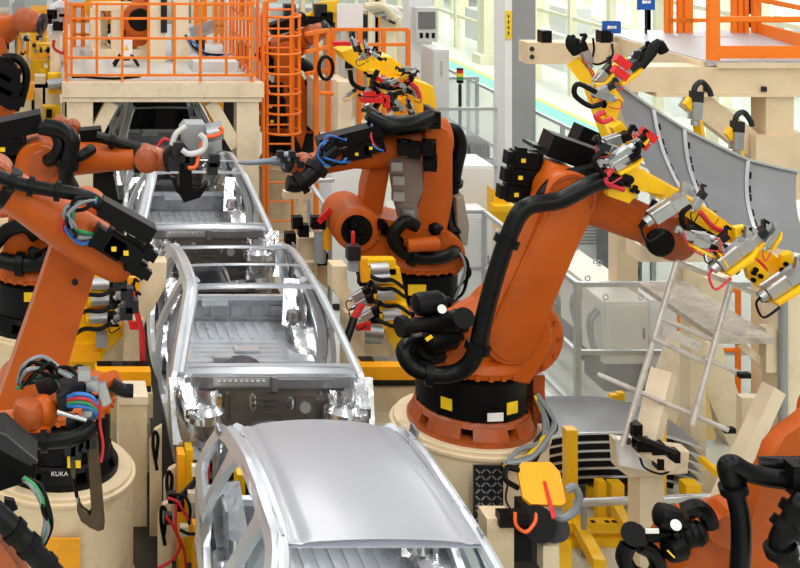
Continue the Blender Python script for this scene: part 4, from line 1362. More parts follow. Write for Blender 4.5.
# lower frame under the gripper
LF = thing('jig_frame', 'cream steel jig frame with splayed legs under the roof panel', 'frame', (6.0, 11.9, 0))
pslab(LF, 'splayed_leg', CREAM, [(640, 452), (680, 340), (700, 340), (690, 375), (668, 452)], 12.95, .25)
pslab(LF, 'splayed_leg', CREAM, [(700, 340), (722, 345), (762, 460), (735, 460), (698, 375)], 13.0, .25)
pslab(LF, 'web_plate', mat('cream_yellow', (224, 196, 128), .5), [(684, 345), (700, 345), (716, 440), (660, 440), (672, 375)], 13.05, .06)
MB().box2((P(640, 0, 12.3).x, 12.3, P(0, 262, 12.3).z), (P(705, 0, 12.3).x, 12.6, P(0, 245, 12.3).z), .01).build('cross_beam', CREAM, LF)
pslab(LF, 'saddle', CREAM, [(682, 268), (694, 266), (706, 280), (732, 276), (732, 296), (704, 312), (684, 296)], 12.4, .2)
MB().box2((P(690, 0, 12.4).x, 12.4, 0), (P(706, 0, 12.4).x, 12.6, P(0, 300, 12.4).z), .01).build('column', CREAM, LF)
Yp = 11.0
MB().box2((P(778, 0, Yp).x, Yp, 0), (P(800, 0, Yp).x, Yp + .25, P(0, 262, Yp).z), .01).build('upright', CREAM, LF)
pcyl(LF, 'conduit', GREY, P(783, 290, Yp - .05), pz(783, 0, Yp - .05), .04)
MB().box2((P(765, 0, Yp).x, Yp - .02, P(0, 372, Yp).z), (P(780, 0, Yp).x, Yp + .1, P(0, 328, Yp).z), .008).build('bracket', CREAM, LF)
MB().beam(P(738, 342, Yp + .1), P(768, 368, Yp + .1), .07, .06, .008).build('strut', CREAM, LF)
MB().beam(P(774, 388, 10.7), P(712, 523, 10.5), .13, .14, .01).build('diagonal_board', CREAM, LF)
pbox(LF, 'side_panel', CREAM, 742, 398, 830, 470, 11.6, .1)
pbox(LF, 'side_panel', BEIGE, 690, 470, 830, 540, 11.9, .1)
SH = tag(MB().hexa([V((5.78, 10.8, 1.95)), V((6.26, 10.8, 1.95)), V((6.26, 12.3, 1.95)), V((5.78, 12.3, 1.95)), V((5.78, 10.8, 2.0)), V((6.26, 10.8, 2.0)), V((6.26, 12.3, 2.0)), V((5.78, 12.3, 2.0))], .004).build('shelf_board', mat('weathered_board', (186, 178, 164), .7, var=.25, scale=9, dirt=(110, 102, 92), dirt_amt=.6, dscale=5)), 'weathered grey-beige shelf board below the gripper', 'shelf')
OR = thing('guard_rail', 'orange rail frame behind the weathered shelf board', 'railing', pz(735, 0, 13.4))
bars(OR, 'post', RAIL_O, [(pz(738, 0, 13.4), P(738, 285, 13.4)), (pz(680, 0, 13.4), P(680, 250, 13.4))], .03)
bars(OR, 'rail', RAIL_O, [(P(680, 290, 13.4), P(738, 290, 13.4)), (P(680, 350, 13.4), P(738, 350, 13.4)), (P(680, 405, 13.4), P(738, 405, 13.4)), (P(680, 440, 13.4), P(738, 440, 13.4))], .025)
# tube stand
TS = thing('tube_stand', 'worn grey tube frame tilted in front of the shelf board', 'frame', pz(680, 0, 10.4))
WT = mat('worn_tube', (206, 202, 194), .4, .3, dirt=(130, 122, 112), dirt_amt=.6, dscale=12)
bars(TS, 'leg', WT, [(P(677, 262, 10.4), P(622, 446, 10.2)), (P(731, 284, 10.4), P(692, 425, 10.2))], .024)
bars(TS, 'tube', WT, [(P(677, 262, 10.4), P(766, 298, 10.5)), (P(661, 318, 10.35), P(712, 340, 10.35)), (P(652, 338, 10.3), P(704, 362, 10.3)), (P(597, 374, 10.4), P(728, 430, 10.2)), (P(704, 358, 10.3), P(742, 374, 10.3))], .021)
pslab(TS, 'plate', WT, [(663, 326), (702, 343), (699, 352), (662, 335)], 10.28, .02, .004)
for q in ((744, 375), (729, 430), (766, 299)):
    MB().box(P(q[0], q[1], 10.25), (.09, .05, .04), .01).build('end_cap', BLACK, TS)

# ------------------------------------------------------------------ stack of roof panels in the yellow rack
YK = 11.75
def stack_sheet(z):
    def f(u, v):
        X = 4.62 + 1.52 * u
        sag = .13 * max(0, (u - .6) / .4) ** 2 + .05 * max(0, (.3 - u) / .3) ** 2
        return V((X, YK + .05 * math.sin(PI * u) + 1.05 * v, z - sag - .09 * v ** 2 + .03 * math.sin(PI * v)))
    return f
names = ['topmost', 'second from the top', 'third from the top', 'fourth from the top', 'fifth from the top', 'lowest']
for i in range(6):
    z = .735 - i * .082
    mb = MB()
    mb.grid(stack_sheet(z), 24, 10, .01)
    s_ = thing('roof_panel', 'grey roof panel lying in the yellow rack, %s of the stack' % names[i], 'car panel', (5.4, 12.2, z), 'roof panels stacked in the yellow rack')
    mb.build('skin', PANEL_G, s_)
    f = stack_sheet(z)
    mb = MB()
    for k in range(24):
        mb.beam(f(k / 24, 0) - Ya * .006, f((k + 1) / 24, 0) - Ya * .006, .012, .02)
    mb.build('front_lip', ALU, s_)
    mb = MB()
    for k in range(20):
        a, b = f(.03 + k * .04, .03), f(.03 + (k + 1) * .04, .03)
        mb.beam(a - Za * .04, b - Za * .04, .05, .068)
    mb.build('sheet_gap_shade', BLACK, s_)  # black strip painting in the shade between the stacked sheets
o = MB().box2((4.75, 12.0, .2), (5.95, 12.75, .62)).build('stack_shade_block', BLACK)  # black block painting in the darkness deeper inside the stack
RK = thing('panel_rack', 'yellow steel rack holding the stack of grey roof panels', 'rack', (5.4, 12.1, 0))
o.parent = RK; o.location = o.location - RK.location
def post(x, ytop, Y, w=.1):
    a = pz(x, 0, Y)
    MB().box2((a.x - w / 2, Y - w / 2, 0), (a.x + w / 2, Y + w / 2, P(0, ytop, Y).z), .006).build('post', YELLOW, RK)
post(570, 428, 11.35); post(600, 480, 11.6, .08); post(613, 394, 13.0, .07); post(620, 392, 13.05, .07); post(615, 482, 11.65, .12); post(660, 425, 11.55, .08); post(690, 482, 11.6, .14); post(590, 485, 11.9, .06); post(632, 498, 11.3, .06)
for (a, b) in (((560, 525), (645, 525)), ((560, 540), (640, 540))):
    MB().beam(P(a[0], a[1], 11.2), P(b[0], b[1], 11.2), .1, .08, .006).build('beam', YELLOW, RK)
MB().beam(P(575, 520, 11.3), P(600, 566, 10.4), .1, .1, .006).build('beam', YELLOW, RK)
MB().beam(P(615, 505, 11.3), P(640, 548, 10.6), .08, .08, .006).build('beam', YELLOW, RK)
MB().beam(P(565, 545, 11.0), P(566, 600, 10.0), .1, .1, .006).build('beam', YELLOW, RK)
MB().beam(P(700, 458, 11.3), P(728, 482, 11.1), .05, .05, .006).build('beam', YELLOW, RK)
for x in (593, 607, 614, 622):
    MB().box(P(x, 523, 11.18), (.04, .04, .03)).build('bolt', BLACK, RK)
GP = thing('guard_pipe', 'grey horizontal pipe running in front of the yellow rack', 'pipe', pz(645, 0, 11.15))
pcyl(GP, 'pipe', ALU, P(574, 503, 11.0), P(722, 497, 11.0), .035)
for x in (584, 716):
    pcyl(GP, 'support', GREY, P(x, 503, 11.0), pz(x, 0, 11.0), .025)
for k, (m_, dy) in enumerate(((CABLE_R, 0), (CABLE_G, 4), (CABLE_X, -4))):
    o = MB().tube(PP((572, 494 + dy, 12.2), (600, 490 + dy, 12.2), (622, 484 + dy, 12.2), (650, 486 + dy, 12.2)), .025, 6).build('supply_hose', m_)
    tag(o, ['red', 'green', 'grey'][k] + ' hose running behind the yellow rack posts', 'hose')
# cream positioning head
PH = thing('positioning_head', 'cream locating unit with black fittings on a post beside the panel stack', 'machine head', pz(651, 0, 10.5))
MB().box2((P(640, 0, 10.5).x, 10.5, 0), (P(664, 0, 10.5).x, 10.72, P(0, 470, 10.5).z), .01).build('post', CREAM, PH)
pslab(PH, 'base_plate', CREAM, [(617, 442), (690, 452), (688, 474), (630, 478), (619, 470)], 10.35, .16, .015)
pslab(PH, 'side_cheek', WHITE, [(618, 440), (632, 437), (636, 455), (650, 462), (650, 472), (620, 466)], 10.28, .06)
MB().beam(P(648, 440, 10.3), P(664, 372, 10.5), .17, .14, .012).build('arm', CREAM, PH)
MB().beam(P(636, 440, 10.25), P(672, 466, 10.2), .13, .09, .01).build('slide', CREAM, PH)
for (x, y, w) in ((642, 444, .12), (656, 447, .1), (662, 462, .12), (672, 455, .09), (635, 428, .08)):
    MB().box(P(x, y, 10.2), (w, .1, .09), .015).build('fitting', BLACK, PH)
MB().beam(P(636, 436, 10.15), P(676, 452, 10.15), .035, .035).build('guide_rod', DARK, PH)
pcyl(PH, 'boss', DARK, P(628, 441, 10.27), P(628, 441, 10.22), .03)
MB().tube(PP((640, 458, 10.15), (645, 468, 10.15), (662, 474, 10.15), (675, 466, 10.15), (670, 458, 10.15)), .009, 6).build('cable', BLACK, PH)
# amber plate stand
AP = thing('tip_dresser', 'tilted amber cover plate with a red strip on a black stand', 'machine', pz(535, 0, 9.6))
def tiltbox(pts, z_in, m, name, root, dy=.0):
    q = [P(a, b, Y) for a, b, Y in pts]
    mb = MB()
    n_ = (q[1] - q[0]).cross(q[2] - q[0]).normalized()
    if n_.y > 0: n_ = -n_
    A = [mb.bm.verts.new(k) for k in q]; Bq = [mb.bm.verts.new(k - n_ * z_in) for k in q]
    mb.face(A); mb.face(Bq[::-1])
    for i in range(len(q)):
        j = (i + 1) % len(q)
        mb.face([A[i], A[j], Bq[j], Bq[i]])
    return mb.build(name, m, root)
tiltbox([(522, 462, 9.85), (551, 462, 9.85), (560, 472, 9.78), (566, 502, 9.55), (562, 505, 9.53), (531, 504, 9.53), (523, 497, 9.58), (517, 469, 9.8)], .03, AMBER, 'cover_plate', AP)
tiltbox([(543, 481, 9.69), (546, 481, 9.69), (556, 517, 9.42), (552, 519, 9.4)], .01, RED, 'stripe', AP)
pbox(AP, 'column', DARK, 526, 512, 546, 640, 9.75, .25)
pcyl(AP, 'motor', BLACK, P(538, 524, 9.65), P(538, 524, 9.45), .13, 24)
pcyl(AP, 'motor', DARK, P(556, 528, 9.7), P(556, 528, 9.5), .1, 20)
MB().box(P(512, 518, 9.5), (.22, .1, .1), .015).build('valve_block', BLACK, AP)
MB().box(P(548, 555, 9.5), (.12, .12, .2), .01).build('bracket', CREAM, AP)
MB().box(P(520, 545, 9.6), (.14, .1, .2), .01).build('valve_block', BLACK, AP)
MB().tube(PP((567, 490, 9.5), (574, 487, 9.5), (579, 497, 9.5), (575, 510, 9.5), (564, 518, 9.5), (554, 516, 9.55)), .03, 8).build('conduit', CABLE_X, AP)
MB().tube(PP((515, 512, 9.45), (516, 525, 9.42), (526, 532, 9.42), (535, 522, 9.45), (536, 512, 9.5)), .014, 6).build('cable', CABLE_O, AP)
MB().tube(PP((519, 470, 9.75), (507, 468, 9.75), (506, 480, 9.7), (518, 488, 9.7)), .022, 6).build('cable', BLACK, AP)
MB().tube(PP((508, 482, 9.7), (506, 500, 9.6), (514, 514, 9.5)), .008, 6).build('cable', BLACK, AP)
o = pbox(None, 'cream_post', CREAM_W, 487, 519, 514, 655, 9.5, .2)
tag(o, 'short cream post in front of the chequer plate', 'post')
# ------------------------------------------------------------------ under the platform
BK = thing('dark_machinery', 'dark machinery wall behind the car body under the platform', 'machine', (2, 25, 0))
MB().box2((.3, 25.2, 0), (4.0, 25.4, 2.6)).build('panel', DARK, BK)  # back wall added to keep the space under the platform dark
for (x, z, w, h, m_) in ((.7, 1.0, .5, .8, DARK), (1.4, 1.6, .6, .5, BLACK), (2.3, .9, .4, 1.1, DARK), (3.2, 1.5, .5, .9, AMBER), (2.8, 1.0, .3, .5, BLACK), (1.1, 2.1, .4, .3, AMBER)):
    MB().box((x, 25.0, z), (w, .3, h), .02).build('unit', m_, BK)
# ------------------------------------------------------------------ pillars
def pillar(x0, x1, Y, label, split=None):
    a, b = P(x0, 0, Y).x, P(x1, 0, Y).x
    t = thing('pillar', label, 'pillar', ((a + b) / 2, Y + .3, 0), 'hall pillars')
    w = b - a
    if split:
        s_ = P(split, 0, Y).x
        MB().box2((a, Y, 0), (s_, Y + w, 9.4), .01).build('corner_strip', WHITE, t)
        MB().box2((s_, Y + .02, 0), (b, Y + w, 9.4), .01).build('shaft', GREY, t)
    else:
        MB().box2((a, Y, 0), (b, Y + w, 9.4), .02).build('shaft', WHITE, t)
    return t
pl = pillar(505, 536, 21.0, 'grey pillar with a white edge strip and yellow notice, behind the roof robot', 512)
pbox(pl, 'notice', mat('yellow_notice', (250, 214, 40), .5), 505.5, 11, 512, 39, 20.97, .02)
for i in range(4):
    pbox(pl, 'notice_print', BLACK, 508.2, 15 + 5.5 * i, 509.2, 18 + 5.5 * i, 20.955, .01)
pl2 = pillar(409, 432, 23.0, 'white pillar with a grey operator panel, behind the yellow fixture')
op = thing('operator_panel', 'grey operator panel with a slanted screen hung on the white pillar', 'control panel', P(427, 42, 22.6))
pbox(op, 'housing', LGREY, 416.5, 8, 437.5, 42, 22.55, .3, .02)
pbox(op, 'screen', mat('dark_screen', (110, 112, 112), .25), 418.5, 12, 435.5, 29, 22.53, .03)
for i in range(3):
    pbox(op, 'switch', BLACK, 420 + 6 * i, 33, 423 + 6 * i, 38, 22.53, .03)
for x0, x1, Y, lab in ((484, 497, 39.7, 'cream pillar standing at the far side of the teal walkway, nearest'), (458, 466, 52, 'cream pillar far down the bright aisle'),):
    a, b = P(x0, 0, Y).x, P(x1, 0, Y).x
    t = thing('pillar', lab, 'pillar', ((a + b) / 2, Y, 0))
    MB().box2((a, Y, 0), (b, Y + b - a, 9.4), .02).build('shaft', PALE, t)
    MB().box2((a - .18, Y - .18, 0), (b + .18, Y + b - a + .18, .28), .05).build('plinth', PALE, t)
# guard fence with pale posts along the aisle
for (X, y0, y1, st, lab) in ((14.2, 22, 62, 2.4, 'pale post and rail fence along the far side of the teal walkway'), (17.6, 24, 62, 1.7, 'pale post and rail fence in front of the hall windows')):
    t = thing('guard_fence', lab, 'fence', (X, (y0 + y1) / 2, 0))
    k = y0
    while k <= y1:
        MB().box2((X - .09, k - .09, 0), (X + .09, k + .09, 3.2)).build('post', PALE, t)
        k += st
    for z in (1.1, 2.1, 3.1):
        MB().box2((X - .04, y0, z - .05), (X + .04, y1, z + .05)).build('rail', PALE, t)
# machines beyond the aisle, small and bright
for k, (X, Y, m_, lab) in enumerate(((16.0, 44, LGREY, 'light grey machine block beyond the fence at the top of the aisle'), (16.2, 38, LGREY, 'grey machine block beyond the fence by the hall windows'), (16.0, 31, WHITE, 'white machine block beyond the fence above the mezzanine'))):
    t = thing('far_machine', lab, 'machine', (X, Y, 0))
    MB().box2((X - .6, Y, 0), (X + .6, Y + 2.4, 1.1), .05).build('bed', m_, t)
    MB().box2((X - .4, Y + .3, 1.1), (X + .4, Y + 1.5, 1.9), .05).build('head', LGREY, t)
    MB().box2((X - .3, Y - .05, .3), (X + .3, Y, .8)).build('door', DARK, t)

# ------------------------------------------------------------------ clear fences of the robot cell
FRAME = mat('fence_profile', (186, 190, 192), .4, .5, var=.05)
def fence(name_label, pts, z, posts=True, mid=.75, pane=True, bottom=.12):
    c = sum((V(p) for p in pts), V()) / len(pts)
    t = thing('safety_fence', name_label, 'fence', (c.x, c.y, 0))
    for i, (a, b) in enumerate(zip(pts, pts[1:])):
        a, b = V(a), V(b)
        for k in (z, mid, bottom):
            MB().beam((a.x, a.y, k), (b.x, b.y, k), .05, .05, .004).build('rail', FRAME, t)
        n_ = max(1, round((b - a).length / 1.5))
        for j in range(n_ + (1 if i == len(pts) - 2 else 0)):
            q = a.lerp(b, j / n_)
            MB().box2((q.x - .03, q.y - .03, 0), (q.x + .03, q.y + .03, z + .03), .004).build('post', FRAME, t)
        if pane:
            d = (b - a).normalized(); nn = V((-d.y, d.x, 0)) * .004
            for (z0, z1) in ((bottom, mid), (mid, z)):
                MB().hexa([a - nn + Za * z0, b - nn + Za * z0, b + nn + Za * z0, a + nn + Za * z0, a - nn + Za * z1, b - nn + Za * z1, b + nn + Za * z1, a + nn + Za * z1]).build('pane', PANE, t, smooth=False)
    return t
fence('clear panel fence around the white cabinets, right of the roof robot', [(8.2, 13.75, 0), (5.8, 13.75, 0), (5.8, 16.7, 0), (4.9, 16.7, 0)], 1.5)
fence('clear panel fence along the aisle near the grey pillar', [(8.2, 15.5, 0), (8.2, 27.5, 0)], 2.0, mid=1.0)
fence('clear panel fence across the cell below the signal light', [(6.4, 21.4, 0), (8.2, 21.4, 0)], 2.0, mid=1.0)
fence('clear panel fence behind the yellow fixture at the aisle', [(7.3, 24.0, 0), (8.2, 24.0, 0)], 2.1, mid=1.0)
sl = thing('signal_light', 'small red, amber and green signal light on a thin post by the aisle', 'signal light', pz(460, 0, 22.5))
Ysl = 22.5
pcyl(sl, 'post', DARK, pz(460, 0, Ysl), P(460, 84, Ysl), .03)
for y0, y1, m_ in ((80, 83, BLACK), (76.5, 80, CABLE_G), (73, 76.5, LAB_Y), (69.5, 73, RED), (68, 69.5, BLACK)):
    MB().cyl(P(460, y1, Ysl), P(460, y0, Ysl), .06, None, 16).build('lens' if m_ is not BLACK else 'cap', m_, sl)

# ------------------------------------------------------------------ cabinets
def cabinet(label, x0, x1, ytop, Y, depth, z0=.12, m=WHITE, doors=1, feet=True, name='electrical_cabinet', group=None, vent=False):
    a, b = P(x0, 0, Y).x, P(x1, 0, Y).x
    z = P(0, ytop, Y).z
    t = thing(name, label, 'cabinet', ((a + b) / 2, Y + depth / 2, 0), group)
    MB().box2((a, Y, z0), (b, Y + depth, z), .012).build('body', m, t)
    MB().box2((a + .02, Y + .03, 0), (b - .02, Y + depth - .02, z0)).build('base', DARK, t)
    w = (b - a) / doors
    for i in range(doors):
        d = MB().box2((a + w * i + .015, Y - .018, z0 + .03), (a + w * (i + 1) - .015, Y, z - .03), .006).build('door', m, t)
        MB().box2((a + w * (i + 1) - .07, Y - .035, (z + z0) / 2 - .06), (a + w * (i + 1) - .05, Y - .018, (z + z0) / 2 + .06), .004).build('handle', DARK, d)
    if vent:
        v = MB()
        for k in range(6):
            v.box2((a + .12, Y - .026, z - .22 - k * .045), (b - .12, Y - .016, z - .2 - k * .045))
        v.build('vent', GREY, t)
    return t
def eyes(t, x0, x1, Y, d, z):
    for x in (x0, x1):
        for y in (Y + .07, Y + d - .07):
            MB().tube([(x + .03 * math.cos(i * PI / 5), y, z + .035 + .03 * math.sin(i * PI / 5)) for i in range(10)], .008, 6, 1, True).build('lifting_eye', STEEL, t)
IVORY = mat('ivory_paint', (222, 218, 204), .45, var=.03)
for (x0, x1, yt, Y, d, lab) in ((604, 648, 302, 14.5, .6, 'ivory cabinet on a dark base behind the clear fence, nearest of the row'), (586, 628, 283, 15.3, .75, 'white cabinet behind the nearest ivory cabinet, conduits on its side'), (566, 602, 266, 16.2, .75, 'white cabinet farthest back in the row behind the clear fence')):
    t = cabinet(lab, x0, x1, yt, Y, d, .33, IVORY, 1, name='electrical_cabinet', group='white cabinets behind the clear fence')
    a, b, z = P(x0, 0, Y).x, P(x1, 0, Y).x, P(0, yt, Y).z
    eyes(t, a + .05, b - .05, Y, d, z)
    for k in range(2):
        MB().tube([(a - .02, Y + .1 + .1 * k, .35), (a - .09, Y + .1 + .1 * k, .6), (a - .09, Y + .1 + .1 * k, z - .25), (a - .0, Y + .12 + .1 * k, z - .15)], .022, 8).build('conduit', CABLE_X, t)
cabinet('tall white cabinet with a vent behind the roof robot arm', 546, 610, 212, 17.6, .7, .1, WHITE, 2, vent=True)
cabinet('grey-glazed cabinet standing right of the vented white cabinet', 616, 642, 228, 16.8, .6, .1, mat('dim_glazing', (108, 116, 120), .15, .2), 1)
cabinet('tall white cabinet under the grey transformers, between the two right robots', 455, 494, 166, 18.6, .8, .1, WHITE, 1)
cabinet('white cabinet behind the upper arm of the lance robot', 331, 386, 166, 17.2, .7, .1, WHITE, 1)
cabinet('broad low white cabinet below the orange robot at the cell fence', 430, 492, 215, 17.2, .6, .1, WHITE, 2)
cabinet('slim grey cabinet with vents standing beside the white pillar', 433, 449, 50, 21.6, .7, .1, LGREY, 1, vent=True)
cabinet('pale cabinet between the clear fence and the shelf board', 650, 700, 300, 15.0, .6, .1, WHITE, 1)
cabinet('white cabinet behind the big black motors and the grey pillar', 538, 552, 165, 20.2, .8, .1, WHITE, 2)
# transformers on a stand
t = thing('equipment_rack', 'light steel rack carrying grey transformers behind the orange robots', 'rack', pz(462, 0, 19.6))
zr = P(0, 159, 19.6).z
MB().box2((P(430, 0, 19.6).x, 19.6, zr - .06), (P(495, 0, 19.6).x, 20.5, zr), .01).build('shelf', ALU, t)
for x in (432, 492):
    for y in (19.65, 20.4):
        a = P(x, 0, 19.6).x
        MB().box2((a - .03, y - .03, 0), (a + .03, y + .03, zr)).build('leg', ALU, t)
for k, (x0, x1, lab) in enumerate(((428, 446, 'grey finned transformer at the left end of the steel rack'), (448, 468, 'grey finned transformer in the middle of the steel rack'), (470, 490, 'grey finned transformer at the right end of the steel rack'))):
    a, b = P(x0, 0, 19.7).x, P(x1, 0, 19.7).x
    q = thing('transformer', lab, 'transformer', ((a + b) / 2, 20, zr), 'transformers on the steel rack')
    MB().box2((a, 19.7, zr), (b, 20.3, zr + .2), .02).build('case', GREY, q)
    f = MB()
    for i in range(6):
        f.box2((a + (b - a) * (i + .2) / 6, 19.68, zr + .03), (a + (b - a) * (i + .5) / 6, 20.3, zr + .23))
    f.build('cooling_fin', GREY, q)
# hand rail beside the second right robot
t = thing('hand_rail', 'slim steel hand rail left of the lance robot', 'railing', pz(322, 0, 16.2))
bars(t, 'tube', ALU, [(P(309, 181, 16.2), P(309, 236, 16.2)), (P(309, 181, 16.2), P(334, 180, 16.2)), (P(309, 181, 16.2), P(330, 212, 15.6)), (P(330, 212, 15.6), pz(330, 0, 15.6)), (P(309, 236, 16.2), pz(309, 0, 16.2))], .03)

# ------------------------------------------------------------------ yellow fixture at the back
YF = 18.2
FX = thing('framing_fixture', 'yellow framing fixture with red and black clamps behind the lance robot', 'fixture', pz(395, 0, YF))
pslab(FX, 'main_beam', YELLOW, [(341, 52), (352, 48), (372, 56), (392, 57), (402, 66), (424, 84), (434, 87), (440, 124), (424, 124), (420, 100), (404, 84), (386, 74), (362, 72), (345, 60)], YF, .5, .02)
pslab(FX, 'side_beam', YELLOW, [(404, 76), (432, 86), (440, 124), (424, 124), (420, 98)], YF - .3, .35, .02)
pslab(FX, 'carrier_plate', YELLOW, [(372, 80), (404, 78), (416, 96), (420, 112), (384, 110), (372, 100)], YF - .1, .2, .02)
pslab(FX, 'cross_arm', YELLOW, [(370, 70), (378, 70), (384, 92), (378, 106), (370, 100)], YF - .45, .15, .01)
pslab(FX, 'lower_plate', AMBER, [(392, 100), (424, 96), (424, 112), (396, 116)], YF - .3, .15, .01)
for x in (424, 438):
    a = pz(x, 0, YF)
for x in (345, 436):
    MB().box2((pz(x, 0, YF).x - .1, YF, 0), (pz(x, 0, YF).x + .1, YF + .3, P(0, 82 if x < 400 else 118, YF).z), .01).build('support_post', CREAM if x < 400 else YELLOW, FX)
pbox(FX, 'rest', RED, 334, 42, 361, 46, YF - .05, .12)
rnd = random.Random(5)
for k in range(32):
    x, y = rnd.uniform(352, 412), rnd.uniform(68, 112)
    if k < 6:
        x, y = rnd.uniform(350, 385), rnd.uniform(46, 58)
    clamp(FX, P(x, y, YF - .55 - rnd.random() * .3), (rnd.uniform(-1, 1), -.2, rnd.uniform(-.6, 1)), rnd.uniform(.42, .62), True, YELLOW if rnd.random() < .3 else None, rnd.choice([RED, BLACK, CABLE_R]), rnd.choice([BLACK, BLACK, DARK, RED]))
for pts in (((372, 82), (388, 88), (402, 86), (412, 78), (404, 70)), ((378, 70), (372, 84), (384, 96), (402, 92)), ((350, 70), (352, 82), (360, 88), (370, 90)), ((404, 78), (416, 88), (420, 98))):
    MB().tube(PP(*[(a, b, YF - .7) for a, b in pts]), .035, 7).build('cable', rnd.choice([CABLE_R, BLACK]), FX)
for (x0, y0, x1, y1) in ((362, 98, 386, 103), (364, 92, 376, 96), (384, 96, 390, 108)):
    pbox(FX, 'clamp_lever', RED, x0, y0, x1, y1, YF - .9, .08)
# platform and rail beyond the fixture
t = thing('guard_rail', 'orange guard rail running behind the yellow fixture and the white board', 'railing', pz(360, 0, 22.2))
segs = [(P(306, 34, 19.8), P(328, 30, 20.2)), (P(306, 52, 19.8), P(328, 47, 20.2)), (P(306, 74, 19.8), P(328, 70, 20.2)), (P(330, 29.5, 22), P(408, 29.5, 22)), (P(330, 44.5, 22), P(408, 44.5, 22))]
bars(t, 'rail', RAIL_O, segs, .028, True)
for x, Y in ((316, 20.0), (328, 20.2), (333, 22), (359, 22), (383.5, 22), (408, 22)):
    bars(t, 'post', RAIL_O, [(pz(x, 0, Y), P(x, 29.5, Y))], .035, True)
t = thing('white_board', 'plain white board standing behind the orange rail', 'board', P(350, 28, 22.6))
pbox(t, 'board', WHITE, 337.5, 4, 363, 28.5, 22.6, .06, .01)
bars(t, 'leg', LGREY, [(pz(342, 0, 22.7), P(342, 28, 22.7)), (pz(358, 0, 22.7), P(358, 28, 22.7))], .04, True)
o = MB().tube([P(326 + 7 * math.cos(i * PI / 8), 68 + 11.5 * math.sin(i * PI / 8), 19.95) for i in range(16)], .03, 8, 1, True).build('hose_ring', RUBBER)
tag(o, 'black coil of hose hanging on the orange rail beside the ladder', 'hose')
o2 = pbox(None, 'cream_cabinet', CREAM, 314, 80, 346, 132, 20.3, .55)
tag(o2, 'cream box unit below the orange rail, right of the caged ladder', 'box')
t = thing('swing_arm', 'thin arm with an orange end on a cream post', 'arm', pz(345, 0, 18.9))
pcyl(t, 'post', CREAM, pz(346, 0, 18.9), P(346, 86, 18.9), .07)
pcyl(t, 'arm', RAIL_O, P(320, 93, 18.9), P(338, 94, 18.9), .03)
pcyl(t, 'joint', DARK, P(338, 94, 18.9), P(348, 97, 18.9), .06)
t = thing('pipe_frame', 'bundle of curved cream pipes bending down beside the white pillar', 'pipes', pz(392, 0, 25))
for k in range(5):
    MB().tube(PP((364 + 3 * k, 6 + 2 * k, 25 + .2 * k), (382 + 4 * k, 6 + k, 25 + .2 * k), (394 + 4 * k, 18, 25 + .2 * k), (400 + 4 * k, 34, 25 + .2 * k)) + [pz(402 + 4 * k, 0, 25 + .2 * k)], .07, 8).build('pipe', [CREAM, LGREY, CREAM, GREY, LGREY][k], t)
t = thing('yellow_robot_arm', 'yellow jointed gripper arm at the top left of the white board', 'robot arm', pz(330, 0, 23.5))
for (p, q, r) in (((300, 22, 23.4), (322, 14, 23.4), .1), ((322, 14, 23.4), (318, 3, 23.4), .1), ((318, 8, 23.4), (338, 6, 23.4), .11), ((305, 24, 23.2), (314, 14, 23.2), .07), ((332, 4, 23.5), (336, 30, 23.5), .12)):
    MB().beam(P(*p), P(*q), r * 2, r * 2, .02).build('link', YELLOW, t)
for (x, y) in ((312, 22), (326, 18), (328, 28), (320, 10)):
    MB().box(P(x, y, 23.1), (.22, .2, .22), .03).build('joint', rnd.choice([BLACK, DARK]), t)
MB().box(P(315, 26, 23.1), (.2, .15, .12), .03).build('sensor', RED, t)
bars(t, 'post', CREAM, [(pz(335, 0, 23.6), P(335, 20, 23.6))], .15, True)

# ------------------------------------------------------------------ far left back area
t = thing('yellow_jig', 'large yellow jig frame at the back left between the robots and the platform', 'fixture', pz(45, 0, 23))
YJ = 23.0
for (x0, y0, x1, y1, m_) in ((32, 44, 52, 52, YELLOW), (30, 60, 52, 76, YELLOW), (22, 76, 54, 80, AMBER), (34, 50, 38, 64, YELLOW), (46, 46, 50, 80, YELLOW), (16, 30, 34, 34, YELLOW), (18, 30, 21, 70, AMBER), (26, 40, 29, 66, AMBER)):
    pbox(t, 'beam', m_, x0, y0, x1, y1, YJ + rnd.uniform(-.3, .3), .25)
for k in range(26):
    pbox(t, 'unit', rnd.choice([DARK, STEEL, BLACK, ALU, RAIL_O, YELLOW, AMBER, CREAM]), *(lambda x, y: (x, y, x + rnd.uniform(2, 5), y + rnd.uniform(2, 5)))(rnd.uniform(20, 48), rnd.uniform(32, 70)), YJ - .4, .2)
for x in (24, 40, 50):
    MB().box2((pz(x, 0, YJ).x - .07, YJ, 0), (pz(x, 0, YJ).x + .07, YJ + .2, P(0, 78, YJ).z)).build('leg', CREAM, t)
t = thing('machine_post', 'cream machine column with a steel cylinder beside the platform', 'column', pz(57, 0, 20.6))
MB().box2((P(50, 0, 20.6).x, 20.6, 0), (P(60, 0, 20.6).x, 20.9, P(0, 34, 20.6).z), .01).build('shaft', CREAM, t)
MB().box2((P(51, 0, 20.8).x, 20.92, 0), (P(60, 0, 20.8).x, 21.2, P(0, 26, 20.8).z), .01).build('shaft', CREAM, t)
pcyl(t, 'cylinder', STEEL, P(48, 85, 20.2), P(62, 83, 20.2), .09)
pbox(t, 'bracket', YELLOW, 48, 74, 62, 80, 20.3, .2)
pbox(t, 'bracket', YELLOW, 48, 88, 63, 94, 20.3, .2)
pbox(t, 'bracket', YELLOW, 43, 107, 61, 123, 20.0, .25)
pbox(t, 'valve', BLACK, 46, 110, 52, 118, 19.9, .1)
t = thing('white_gripper', 'white gripper head hanging above the cream column, left of the railed platform', 'gripper', P(55, 30, 19.8))
